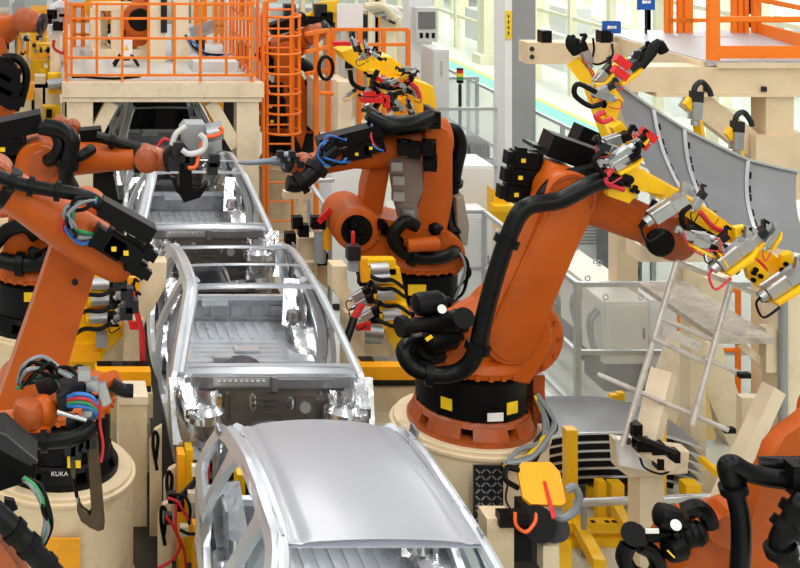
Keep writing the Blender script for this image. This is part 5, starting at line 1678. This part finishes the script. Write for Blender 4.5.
for pts in ([(50, 6), (60, 0), (68, 4), (66, 20), (54, 26), (48, 20)], [(50, 26), (60, 24), (64, 32), (58, 40), (51, 38)]):
    pslab(t, 'plate', WHITE, pts, 19.8, .12)
for (x, y) in ((52, 14), (60, 12), (58, 26), (47, 19), (64, 18)):
    MB().box(P(x, y, 19.7), (.16, .12, .14), .02).build('clamp', rnd.choice([DARK, BLACK, STEEL]), t)
MB().tube(PP((54, 40, 19.8), (54, 48, 19.8), (62, 53, 19.8), (66, 50, 19.8)), .025, 6).build('cable', CABLE_R, t)
MB().beam(P(60, 10, 19.95), V((P(60, 0, 20.9).x, 20.95, P(0, 26, 20.8).z - .1)), .12, .12).build('arm', CREAM, t)
t = thing('support_stand', 'cream frame with posts and a dark recess low at the back left', 'frame', pz(38, 0, 21))
for x in (26, 40, 48):
    MB().box2((pz(x, 0, 21).x - .09, 21, 0), (pz(x, 0, 21).x + .09, 21.25, P(0, 84 if x != 40 else 76, 21).z), .01).build('post', CREAM, t)
pbox(t, 'beam', CREAM, 24, 84, 52, 88, 21, .2)
pbox(t, 'recess', DARK, 27, 92, 47, 130, 21.3, .1)
pbox(t, 'cross_beam', AMBER, 24, 84, 34, 100, 20.7, .15)
for k, (x0, x1, y, Y, m_, lab) in enumerate(((30, 60, 10, 27, AMBER, 'amber machine bank in the far left background'), (-30, 24, 12, 28, CREAM, 'cream machine bank in the far left corner background'), (62, 130, 2, 29, LGREY, 'light grey machine bank behind the platform machines'), (150, 250, 2, 30, CREAM, 'cream machine bank far behind the platform rail'), (256, 330, 8, 31.5, LGREY, 'grey machine bank behind the yellow gripper arm'), (332, 410, 10, 31, CREAM, 'cream machine bank far behind the white board'))):
    a, b = P(x0, 0, Y).x, P(x1, 0, Y).x
    t = thing('machine_bank', lab, 'machine', ((a + b) / 2, Y, 0))
    h = P(0, y, Y).z
    MB().box2((a, Y, 0), (b, Y + 1, h), .03).build('body', m_, t)
    n_ = int((b - a) / .22)
    for i in range(n_):
        x = a + (b - a) * (i + .5) / n_
        MB().box((x, Y - .1, rnd.uniform(.4, h + .2)), (rnd.uniform(.12, .45), rnd.uniform(.2, .7), rnd.uniform(.12, .7)), .02).build('unit', rnd.choice([DARK, STEEL, RAIL_O, YELLOW, WHITE, BLACK, CREAM, GREY]), t)
    for i in range(n_ // 2):
        x = rnd.uniform(a, b)
        MB().box2((x - .06, Y - .35, 0), (x + .06, Y - .2, h + rnd.uniform(.1, .9))).build('post', rnd.choice([CREAM, YELLOW, RAIL_O, LGREY]), t)

# ------------------------------------------------------------------ tool of the reaching left robot
SG = thing('weld_gun', 'grey welding gun with black jaw hanging from the reaching robot into the third car body', 'welding gun', P(185, 160, 13.4))
pslab(SG, 'transformer', GREY, [(181, 130), (186, 124), (205, 124), (209, 132), (206, 150), (186, 154)], 13.3, .28, .02)
pslab(SG, 'bracket', STEEL, [(200, 142), (222, 140), (222, 150), (212, 156), (202, 158)], 13.35, .15, .01)
pcyl(SG, 'drive', STEEL, P(206, 133, 13.3), P(222, 130, 13.3), .1)
MB().tube(PP((172, 145, 13.2), (176, 134, 13.2), (186, 126, 13.2)), .03, 10).build('cooling_hose', LGREY, SG)
MB().tube(PP((182, 150, 13.1), (190, 154, 13.1), (203, 150, 13.1), (205, 140, 13.1), (200, 134, 13.1)), .03, 10).build('cooling_hose', LGREY, SG)
MB().tube(PP((220, 127, 13.2), (222, 132, 13.2), (214, 136, 13.2), (205, 138, 13.2), (200, 150, 13.15), (196, 166, 13.1), (188, 168, 13.1)), .022, 8).build('cable', CABLE_O, SG)
MB().tube(PP((158, 146, 13.3), (164, 139, 13.3), (172, 142, 13.3), (178, 146, 13.3)), .018, 6).build('cable', CABLE_R, SG)
pslab(SG, 'fixed_arm', BLACK, [(180, 160), (192, 160), (191, 188), (200, 190), (208, 182), (207, 188), (200, 198), (184, 203), (179, 194)], 13.3, .12, .015)
pslab(SG, 'moving_arm', BLACK, [(170, 176), (177, 180), (181, 196), (176, 192)], 13.25, .1, .01)
for (x, y) in ((178, 148), (184, 156), (190, 162), (174, 164), (214, 160), (212, 168)):
    MB().box(P(x, y, 13.2), (.11, .1, .13), .02).build('coupling', DARK, SG)
pcyl(SG, 'mount', DARK, P(168, 160, 13.5), P(180, 150, 13.35), .11)

# ------------------------------------------------------------------ clamp towers beside the line
def tower(label, pts, Y, dep, lower, group='clamp towers beside the line'):
    c = P(pts[0][0], pts[0][1], Y)
    t = thing('clamp_tower', label, 'clamp tower', (c.x, Y, 0), group)
    pslab(t, 'bracket', CREAM_W, pts, Y, dep, .012)
    x0, x1, y = lower
    MB().box2((P(x0, 0, Y).x, Y - .02, .5), (P(x1, 0, Y).x, Y + dep + .02, P(0, y, Y).z), .012).build('post', CREAM_W, t)
    MB().box2((P(x0, 0, Y).x - .06, Y - .06, 0), (P(x1, 0, Y).x + .06, Y + dep + .06, .5), .01).build('foot', CREAM, t)
    return t
t = tower('cream clamp tower left of the second car body, under the leaning robot arm', [(125, 332), (125, 318), (149, 278), (148, 270), (149, 262), (167, 262), (166, 288), (144, 322), (143, 332)], 12.6, .2, (124, 144, 320))
for (x, y) in ((128, 290), (130, 303), (126, 314)):
    clamp(t, P(x, y, 12.4), (.8, 0, .5), .6, True, None, BLACK, BLACK)
pslab(t, 'lever', RED, [(128, 322), (140, 322), (140, 330), (130, 330)], 12.3, .05)
bars(t, 'hose', CABLE_R, [(P(131, 290, 12.3), P(142, 332, 12.3)), (P(142, 332, 12.3), P(143, 376, 12.3))], .03)
pslab(t, 'cover', AMBER, [(127, 277), (140, 278), (140, 290), (128, 290)], 12.55, .06)
t = tower('cream clamp tower right of the second car body, with an amber cover', [(345, 322), (345, 304), (332, 290), (332, 266), (347, 266), (347, 288), (363, 306), (363, 322)], 12.9, .22, (345, 364, 312))
pcyl(t, 'cylinder', GREY, P(354, 270, 12.75), P(354, 246, 12.75), .065)
MB().box(P(353, 252, 12.7), (.13, .12, .14), .02).build('clamp_jaw', DARK, t)
pslab(t, 'cover', AMBER, [(359, 260), (368, 258), (371, 282), (362, 283)], 12.65, .06)
pslab(t, 'lever', RED, [(352, 232), (355, 232), (355, 246), (352, 246)], 12.7, .04)
for (x, y) in ((366, 300), (372, 312), (363, 292)):
    clamp(t, P(x, y, 12.5), (.7, 0, .4), .6, True, None, BLACK, BLACK)
pslab(t, 'lever', RED, [(356, 326), (371, 322), (371, 331), (358, 331)], 12.5, .05)
bars(t, 'hose', CABLE_R, [(P(362, 304, 12.4), P(354, 318, 12.4)), ], .035)
bars(t, 'hose', RUBBER, [(P(354, 318, 12.4), P(345, 345, 12.3))], .04)
t = tower('cream clamp tower right of the second car body, further back with a red lever', [(299, 262), (298, 238), (317, 237), (317, 252), (338, 272), (338, 284), (326, 288)], 14.7, .22, (300, 317, 262))
pcyl(t, 'cylinder', GREY, P(320, 262, 14.5), P(320, 232, 14.5), .07)
pslab(t, 'cover', AMBER, [(323, 230), (331, 228), (331, 250), (324, 250)], 14.4, .06)
MB().beam(P(318, 222, 14.4), P(331, 209, 14.4), .06, .06, .01).build('lever', RED, t)
MB().box(P(318, 222, 14.45), (.16, .12, .14), .02).build('clamp_jaw', BLACK, t)
for (x, y) in ((303, 230), (297, 222), (290, 238), (322, 258)):
    MB().box(P(x, y, 14.6), (.12, .12, .14), .02).build('valve', BLACK, t)
pbox(t, 'arm', CREAM_W, 284, 192, 312, 199, 15.0, .12)
pbox(t, 'arm_support', CREAM_W, 298, 199, 303, 236, 15.0, .1)
t = tower('cream clamp tower left of the third car body, low behind the orange arm', [(116, 262), (114, 250), (126, 238), (138, 238), (136, 250), (122, 264)], 14.9, .2, (114, 124, 258))
# servo clamp banks
def bank(label, items, Y, body, sgn):
    c = P(*items[0], Y)
    t = thing('servo_clamp_bank', label, 'clamp unit', (c.x, Y, 0), 'yellow servo clamp banks')
    for (pts, dy) in body:
        pslab(t, 'carrier_plate', YELLOW, pts, Y + dy, .12, .01)
    for (x, y) in items:
        o = pbox(t, 'carriage', YELLOW, x - 14, y - 8, x + 18, y + 7, Y - .08, .14)
        MB().cyl(P(x - 10 if sgn > 0 else x - 8, y + 1, Y - .2), P(x + 10, y, Y - .2), .06, None, 18).build('servo_cylinder', ALU, o)
        MB().cyl(P(x - 12, y + 1, Y - .2), P(x - 9, y + 1, Y - .2), .07, None, 18).build('end_cap', YELLOW, o)
        MB().box(P(x + 15 * sgn, y + 2, Y - .2), (.12, .12, .12), .02).build('coupling', BLACK, o)
        MB().tube(PP((x + 14 * sgn, y + 5, Y - .3), (x + 2, y + 12, Y - .35), (x - 14 * sgn, y + 12, Y - .3), (x - 26 * sgn, y + 20, Y - .2)), .022, 6).build('cable', BLACK, o)
    MB().box2((c.x - .2, Y + .3, 0), (c.x + .2, Y + .55, P(0, items[-1][1] + 10, Y).z)).build('stand', CREAM, t)
    return t
t = bank('yellow servo clamp bank left of the line, behind the leaning orange arm', [(100, 283), (100, 299), (98, 317)], 12.9, [([(70, 355), (92, 270), (120, 268), (120, 330), (92, 345), (80, 372)], .1), ([(56, 366), (60, 348), (100, 344), (124, 322), (124, 336), (104, 352), (98, 372)], -.02)], 1)
pbox(t, 'linear_axis', AMBER, 56, 352, 100, 362, 12.7, .2)
pbox(t, 'gearbox', GREY, 96, 336, 108, 348, 12.6, .15)
t = bank('yellow servo clamp bank right of the line, in front of the lance robot base', [(378, 268), (379, 277), (384, 294), (390, 314)], 13.4, [([(372, 262), (400, 268), (406, 300), (412, 320), (400, 340), (388, 330), (376, 300)], .1), ([(384, 330), (400, 322), (412, 345), (418, 365), (404, 362), (392, 345)], -.05)], -1)
pbox(t, 'gearbox', GREY, 366, 334, 382, 344, 13.2, .2)
pcyl(t, 'servo_motor', STEEL, P(362, 332, 13.0), P(382, 334, 13.0), .08)
# side beds of the line
for (x0, x1, y0, y1, Y, lab) in ((96, 151, 372, 386, 12.0, 'amber side beam left of the second car body'), (358, 419, 367, 380, 12.2, 'amber side beam right of the second car body')):
    t = thing('side_bed', lab, 'machine bed', pz((x0 + x1) / 2, 0, Y), 'side beds of the line')
    pbox(t, 'amber_beam', AMBER, x0, y0, x1, y1, Y, .22)
    pbox(t, 'base_beam', CREAM_W, x0 - 4, y1 + 8, x1 + 2, y1 + 32, Y + .05, .4)
    for x in (x0 + 4, x1 - 12):
        MB().box2((P(x, 0, Y).x, Y + .1, 0), (P(x + 8, 0, Y).x, Y + .4, P(0, y1 + 10, Y).z)).build('leg', CREAM_W, t)
    pbox(t, 'gap', DARK, x0, y1, x1, y1 + 8, Y + .1, .3)
    for i in range(4):
        MB().box(P(x0 + 8 + i * (x1 - x0 - 16) / 3, y0 - 4, Y + .2), (.14, .12, .09), .02).build('fitting', rnd.choice([DARK, STEEL, BLACK]), t)
# cream column and lower clamps at the left foreground
t = thing('box_column', 'square cream column standing between the drum pedestal and the line', 'column', pz(133, 0, 11.5))
MB().box2((P(119, 0, 11.5).x, 11.5, 0), (P(147, 0, 11.5).x, 11.8, P(0, 404, 11.5).z), .015).build('shaft', CREAM_W, t)
MB().box2((P(120, 0, 11.5).x, 11.48, P(0, 404, 11.5).z), (P(148, 0, 11.5).x, 11.85, P(0, 396, 11.5).z), .01).build('cap', CREAM, t)
for k, (x0, x1, y0, Y, lab) in enumerate(((150, 162, 430, 11.3, 'tall cream plate bracket beside the square column'), (164, 176, 470, 10.9, 'cream plate bracket with a hose loop left of the near car body'), (158, 172, 505, 10.6, 'low cream plate bracket with red hoses left of the near car body'))):
    t = thing('plate_bracket', lab, 'bracket', pz((x0 + x1) / 2, 0, Y))
    pslab(t, 'plate', CREAM_W, [(x0, 640), (x0, y0 + 12), (x0 + 5, y0), (x1, y0 - 4), (x1, 640)], Y, .06)
    MB().tube(PP((x0 + 6, y0 + 30, Y - .06), (x0 + 8, y0 + 8, Y - .06), (x0 + 4, y0 + 2, Y - .06), (x0 + 3, y0 + 16, Y - .06), (x0 + 7, y0 + 40, Y - .06)), .016, 6).build('hose', BLACK, t)
t = thing('amber_post', 'amber post with red clamp and hoses left of the near car body', 'post', pz(188, 0, 10.7))
MB().box2((P(178, 0, 10.7).x, 10.7, 0), (P(185, 0, 10.7).x, 10.85, P(0, 455, 10.7).z), .01).build('post', AMBER, t)
MB().box2((P(186, 0, 10.9).x, 10.9, 0), (P(193, 0, 10.9).x, 11.05, P(0, 450, 10.9).z), .01).build('post', YELLOW, t)
MB().box2((P(193, 0, 10.3).x, 10.3, .0), (P(200, 0, 10.3).x, 10.4, P(0, 525, 10.3).z), .01).build('post', AMBER, t)
pslab(t, 'clamp_body', RED, [(196, 478), (204, 468), (210, 466), (209, 484), (207, 494), (196, 486)], 10.45, .1)
pcyl(t, 'cylinder', STEEL, P(195, 488, 10.5), P(195, 520, 10.5), .05)
MB().beam(P(178, 500, 10.4), P(197, 480, 10.4), .04, .04).build('linkage', DARK, t)
for k, pts in enumerate((((168, 498), (178, 502), (184, 512), (190, 520)), ((170, 494), (184, 496), (190, 508), (189, 524)), ((166, 516), (174, 528), (180, 545), (172, 560), (158, 568)), ((180, 530), (190, 534), (200, 532)), ((176, 505), (176, 530), (184, 550), (186, 568)))):
    MB().tube(PP(*[(a, b, 10.3) for a, b in pts]), .013, 7).build('hose', CABLE_R if k % 2 == 0 else BLACK, t)
for (x, y) in ((172, 497), (180, 505), (168, 518), (192, 496), (184, 530), (196, 470)):
    MB().box(P(x, y, 10.35), (.07, .07, .08), .015).build('valve', rnd.choice([BLACK, DARK, CREAM]), t)
t = thing('lower_jig', 'yellow jig unit seen through the side window of the near car body', 'fixture', (2.0, 10.4, 0))
pslab(t, 'plate', YELLOW, [(244, 478), (254, 472), (258, 490), (262, 500), (252, 508), (244, 500)], 9.9, .2)
MB().box2((1.5, 10.0, 0), (1.7, 10.2, 1.2)).build('stand', YELLOW, t)

# ------------------------------------------------------------------ foreground left: robot wrist with a weld gun
Y7 = 8.4
B7 = V((-1.9, Y7, .35))
R7 = thing('industrial_robot', 'foreground orange robot wrist entering from the left edge, black hose and coloured cables', 'robot', B7, 'industrial robots along the line')
rb_base(R7, B7, .9, labels=False, foot=BLACK)
A2 = B7 + V((.2, 0, .95)); A3 = V((-1.55, Y7, 2.75)); W7 = P(26, 417, Y7)
rb_shoulder(R7, B7, A2, vY, .9)
rb_arm(R7, A2 - vY * .3, A3 - vY * .28, vY, .9)
rb_elbow(R7, A3, P(-24, 424, Y7), vY, .9, wrist_r=.08)
pcyl(R7, 'wrist_shaft', ORANGE, P(-24, 424, Y7), P(34, 416, Y7), .062, 20)
MB().lathe(P(28, 420, Y7 - .02), Za, [(.06, -.05), (.095, -.03), (.1, .0), (.1, .09), (.085, .12), (.0, .125)], 26).build('wrist', ORANGE_D, R7)
MB().ball(P(44, 412, Y7 + .05), .1, (1, 1, 1.15)).build('wrist_joint', ORANGE, R7)
MB().lathe(P(36, 433, Y7), Za, [(.0, -.04), (.09, -.035), (.1, -.01), (.1, .05), (.06, .07)], 26).build('wrist_flange', ORANGE, R7)
hose(R7, PP((-20, 425, Y7 - .2), (0, 434, Y7 - .2), (25, 441, Y7 - .2), (62, 440, Y7 - .2), (82, 434, Y7 - .2), (92, 426, Y7 - .15)), .05, clamps=(.25, .5), n=12)
pslab(R7, 'valve_block', DARK, [(56, 396), (70, 393), (76, 405), (72, 412), (58, 414)], Y7 - .1, .12)
for k, m_ in enumerate((CABLE_B, CABLE_R, CABLE_G, CABLE_B)):
    MB().tube(PP((68, 397 + 3 * k, Y7 - .15), (78, 394 + 4 * k, Y7 - .2), (90, 396 + 4 * k, Y7 - .2), (96, 404 + 3 * k, Y7 - .2), (94, 418, Y7 - .15)), .014, 8).build('hose', m_, R7)
bundle(R7, PP((20, 386, Y7 + .3), (32, 372, Y7 + .2), (52, 370, Y7 + .2), (72, 378, Y7 + .1), (86, 392, Y7), (94, 400, Y7)), .015, [BLACK, BLACK, CABLE_X, CABLE_G, BLACK, CABLE_O, BLACK, CABLE_X, BLACK], .07, seed=11)
pcyl(R7, 'rod', STEEL, P(57, 412, Y7 - .2), P(86, 420, Y7 - .2), .016)
pslab(R7, 'bracket', STEEL, [(97, 384), (106, 383), (112, 403), (104, 408), (99, 404)], Y7 - .1, .05)
pslab(R7, 'bracket', DARK, [(34, 382), (52, 376), (60, 390), (50, 396), (38, 394)], Y7 + .1, .1)
MB().lathe(P(106, 378, Y7 + .1), V((.5, 0, -1)), [(.05, 0), (.09, .0), (.09, .1), (.05, .12)], 20).build('wrist', ORANGE, R7)
MB().tube(PP((112, 384, Y7), (122, 390, Y7), (133, 391, Y7)), .045, 10).build('hose', RUBBER, R7)
for (x, y) in ((72, 421), (82, 424), (88, 414), (66, 386), (78, 384), (92, 384), (84, 374)):
    MB().box(P(x, y, Y7 - .1), (.08, .08, .07), .015).build('coupling', rnd.choice([STEEL, DARK, DARK]), R7)
BRONZE = mat('bronze_arm', (86, 68, 50), .35, .6, var=.25, scale=9)
WG = thing('weld_gun', 'dark bronze C-shaped welding gun hanging in front of the cream drum', 'welding gun', P(88, 440, Y7))
pslab(WG, 'fixed_arm', BRONZE, [(86, 438), (98, 436), (105, 522), (104, 530), (98, 532), (90, 528), (81, 522), (77, 512), (77, 502), (80, 502), (82, 512), (90, 518), (93, 514)], Y7 - .05, .07, .01)
pslab(WG, 'moving_arm', BRONZE, [(69, 445), (75, 444), (76, 478), (74, 482), (71, 476)], Y7 - .05, .06, .01)
pcyl(WG, 'electrode', BLACK, P(74, 480, Y7 - .02), P(77, 497, Y7 - .02), .013)
pcyl(WG, 'electrode_cap', STEEL, P(77, 497, Y7 - .02), P(77.5, 502, Y7 - .02), .009)
for (x, y) in ((70, 448), (76, 452), (84, 444), (91, 441), (78, 440)):
    MB().box(P(x, y, Y7 - .06), (.07, .07, .08), .012).build('coupling', DARK, WG)
MB().tube(PP((100, 404, Y7 - .1), (100, 425, Y7 - .12), (103, 445, Y7 - .1), (101, 462, Y7 - .1)), .01, 6).build('cable', CABLE_R, WG)
# black arm and cable box in the very front
Y8 = 7.0
FB = thing('cable_carrier', 'black cable box and ribbed black hose at the lower left edge, grey cables hanging out', 'cable carrier', P(10, 560, Y8))
pslab(FB, 'box', BLACK, [(-40, 436), (4, 434), (37, 464), (36, 480), (0, 492), (-40, 496)], Y8, .3, .015)
pslab(FB, 'lid', DARK, [(-4, 432), (6, 436), (38, 462), (30, 466), (-4, 448)], Y8 - .03, .03, .004)
bundle(FB, PP((24, 478, Y8 - .05), (36, 490, Y8 - .08), (46, 508, Y8 - .08), (47, 532, Y8 - .06), (36, 550, Y8 - .03), (22, 544, Y8)), .012, [CABLE_X, BLACK, CABLE_X, BLACK, CABLE_G, BLACK, CABLE_X, BLACK], .025, seed=21)
MB().tube(PP((-30, 490, Y8 - .1), (4, 520, Y8 - .12), (30, 548, Y8 - .14), (60, 582, Y8 - .15)), .065, 14).build('hose', RUBBER, FB)
d_ = (P(60, 582, 7) - P(-30, 490, 7)).normalized()
for q in ((14, 530), (28, 545), (45, 565)):
    MB().lathe(P(q[0], q[1], Y8 - .13) - d_ * .02, d_, [(.065, 0), (.076, .004), (.076, .05), (.065, .054)], 20).build('hose_ring', BLACK, FB)
MB().box2((-.8, Y8 - .1, 0), (-.55, Y8 + .3, P(0, 440, Y8).z), .01).build('stand', DARK, FB)
MB().beam(P(-20, 530, Y8), P(22, 590, Y8), .16, .16, .02).build('worn_arm', ORANGE_D, FB)
pslab(FB, 'bracket', DARK, [(4, 498), (14, 500), (18, 510), (10, 514), (4, 508)], Y8 - .02, .03)

# ------------------------------------------------------------------ foreground right robot
YR = 9.0
BR = pz(745, .25, YR)
R8 = thing('industrial_robot', 'foreground orange robot in the lower right corner with thick black hoses', 'robot', BR, 'industrial robots along the line')
rb_base(R8, BR, 1.0)
A2 = P(752, 552, YR); A3 = P(852, 425, YR - .12)
rb_shoulder(R8, BR, A2, vY, 1.0, r=.3)
m = MB()
m.prism(hull(circ((-.42, .0), .28) + circ((0, 0), .36) + [(-.5, -.45), (.2, -.45)]), A2 - vY * .1, Xa, Za, vY, .5, .06, 3)
m.build('balancer_housing', ORANGE, R8)
pslab(R8, 'upper_arm', ORANGE, [(744, 580), (752, 520), (763, 478), (773, 449), (786, 436), (830, 400), (860, 420), (820, 600), (780, 640), (750, 620)], YR - .55, .15, .03)
pslab(R8, 'arm_flange', ORANGE, [(762, 580), (770, 525), (780, 490), (792, 470), (850, 470), (840, 620)], YR - .40, .3, .04)
pslab(R8, 'pivot_lug', ORANGE, [(704, 532), (712, 524), (726, 520), (730, 512), (736, 512), (737, 530), (732, 552), (716, 546)], YR - .6, .22, .03)
rb_elbow(R8, A3, P(1000, 480, YR - .12), vY, 1.0, back=.12, motors=False)
hose(R8, PP((800, 480, YR - .8), (778, 479, YR - .8), (750, 473, YR - .8), (733, 464, YR - .8), (727, 470, YR - .8), (734, 490, YR - .8), (740, 515, YR - .8), (741, 545, YR - .8), (738, 590, YR - .8)), .062, clamps=(.62,), n=14)
hose(R8, PP((830, 462, YR - .7), (800, 464, YR - .7), (775, 464, YR - .7), (760, 464, YR - .68)), .05, n=12)
hose(R8, PP((830, 500, YR - .95), (804, 502, YR - .95), (792, 520, YR - .95), (780, 545, YR - .95), (796, 575, YR - .95)), .07, n=12, clamps=(.4, .6, .8))
MB().lathe(P(798, 548, YR - .9), -vY, [(0, .05), (.05, .05), (.06, .02), (.06, 0)], 22).build('lens', STEEL, R8)
MB().box(P(793, 478, YR - .85), (.06, .12, .2), .02).build('hose_bracket', BLACK, R8)
gauge_cylinder(R8, P(654, 513, YR - .6), P(682, 522, YR - .6), .085)
gauge_cylinder(R8, P(664, 552, YR - .65), P(686, 544, YR - .6), .085)
MB().lathe(P(633, 536, YR - .6), P(706, 533, YR - .55) - P(633, 536, YR - .6), [(0, 0), (.07, 0), (.075, .03), (.07, .06), (.045, .08), (.045, .24), (.07, .25), (.085, .28), (.07, .3), (.085, .32), (.07, .34), (.085, .37), (.07, .39), (.085, .42), (.07, .44), (.085, .46), (.06, .5)], 22).build('balancer_rod', BLACK, R8)
MB().cyl(P(676, 525, YR - .74), P(676, 525, YR - .8), .034, None, 20).build('pressure_gauge', LAB_W, R8)
MB().cyl(P(633, 534, YR - .6), P(633, 534, YR - .75), .075, None, 24).build('rod_end', BLACK, R8)
hose(R8, PP((684, 512, YR - .5), (697, 508, YR - .5), (706, 514, YR - .5), (710, 526, YR - .5)), .06)
hose(R8, PP((628, 545, YR - .65), (624, 558, YR - .65), (632, 572, YR - .65), (650, 580, YR - .65)), .055)
hose(R8, PP((640, 545, YR - .6), (652, 552, YR - .6), (658, 566, YR - .6), (652, 580, YR - .6)), .055)
MB().box(P(652, 531, YR - .68), (.09, .01, .03)).build('warning_label', LAB_W, R8)
MB().beam(P(668, 551, YR - .76), P(674, 557, YR - .76), .02, .01).build('warning_label', LAB_Y, R8)
MB().box2((BR.x - .6, YR - .6, 0), (BR.x + .6, YR + .6, .25), .02).build('robot_plinth', CREAM)
tag(bpy.data.objects['robot_plinth'], 'low cream plinth under the foreground right robot', 'pedestal')
MB().box2((-2.5, Y7 - .6, 0), (-1.3, Y7 + .6, .35), .02).build('robot_plinth', CREAM)
tag(bpy.data.objects['robot_plinth.001'], 'low cream plinth under the foreground left robot', 'pedestal')
# yellow jig behind the right robots
t = thing('yellow_jig', 'yellow jig unit seen left of the black motors of the roof robot', 'fixture', pz(503, 0, 17.8))
pslab(t, 'plate', YELLOW, [(494, 190), (508, 200), (514, 206), (514, 230), (494, 230)], 17.8, .3)
pslab(t, 'beam', YELLOW, [(494, 206), (516, 206), (516, 212), (494, 212)], 17.7, .2)
pbox(t, 'stand', CREAM, 496, 230, 512, 330, 17.85, .2)

# smaller things on and behind the railed platform
t = thing('steel_frame', 'orange steel frame behind the platform rail at its left end', 'frame', pz(85, zS, 22.9))
for x in (74, 83, 93):
    MB().box2((pz(x, 0, 22.9).x - .04, 22.9, zS), (pz(x, 0, 22.9).x + .04, 22.98, zS + .75), .006).build('post', RAIL_O, t)
for z in (.2, .45, .72):
    MB().box2((pz(73, 0, 22.9).x, 22.9, zS + z), (pz(94, 0, 22.9).x, 22.97, zS + z + .05), .006).build('rail', RAIL_O, t)
t = thing('cylinder_unit', 'grey inclined cylinder unit behind the rail near the right platform end', 'machine', pz(205, zS, 22.2))
MB().beam(P(190, 32, 22.2), P(214, 24, 22.2), .12, .14, .02).build('cylinder', STEEL, t)
MB().beam(P(190, 38, 22.25), P(212, 31, 22.25), .07, .08, .01).build('rod', ALU, t)
MB().box2((pz(200, 0, 22.3).x - .08, 22.25, zS), (pz(200, 0, 22.3).x + .08, 22.4, P(0, 30, 22.3).z), .01).build('stand', DARK, t)
t = thing('steel_frame', 'tall orange steel frame behind the platform, left of the white post', 'frame', pz(208, zS, 23.4))
for x in (196, 205, 216, 222):
    MB().box2((pz(x, 0, 23.4).x - .035, 23.4, zS), (pz(x, 0, 23.4).x + .035, 23.47, zS + 1.8), .006).build('post', RAIL_O, t)
for z in (.3, .7, 1.1, 1.5):
    MB().box2((pz(195, 0, 23.4).x, 23.4, zS + z), (pz(223, 0, 23.4).x, 23.46, zS + z + .05), .006).build('rail', RAIL_O, t)
t = thing('valve_unit', 'dark valve unit on the platform between the cream machine posts', 'machine', pz(117, zS, 22.6))
MB().box2((pz(112, 0, 22.6).x, 22.5, zS), (pz(122, 0, 22.6).x, 22.8, zS + 1.0), .02).build('body', BLACK, t)
for k in range(5):
    MB().box(P(110 + 3 * k, 26 + 4 * (k % 3), 22.4), (.12, .12, .1), .02).build('valve', rnd.choice([DARK, BLACK, STEEL]), t)
MB().tube([P(110, 30, 22.3), P(106, 36, 22.3), P(112, 44, 22.3), P(120, 40, 22.3)], .03, 8).build('hose', BLACK, t)
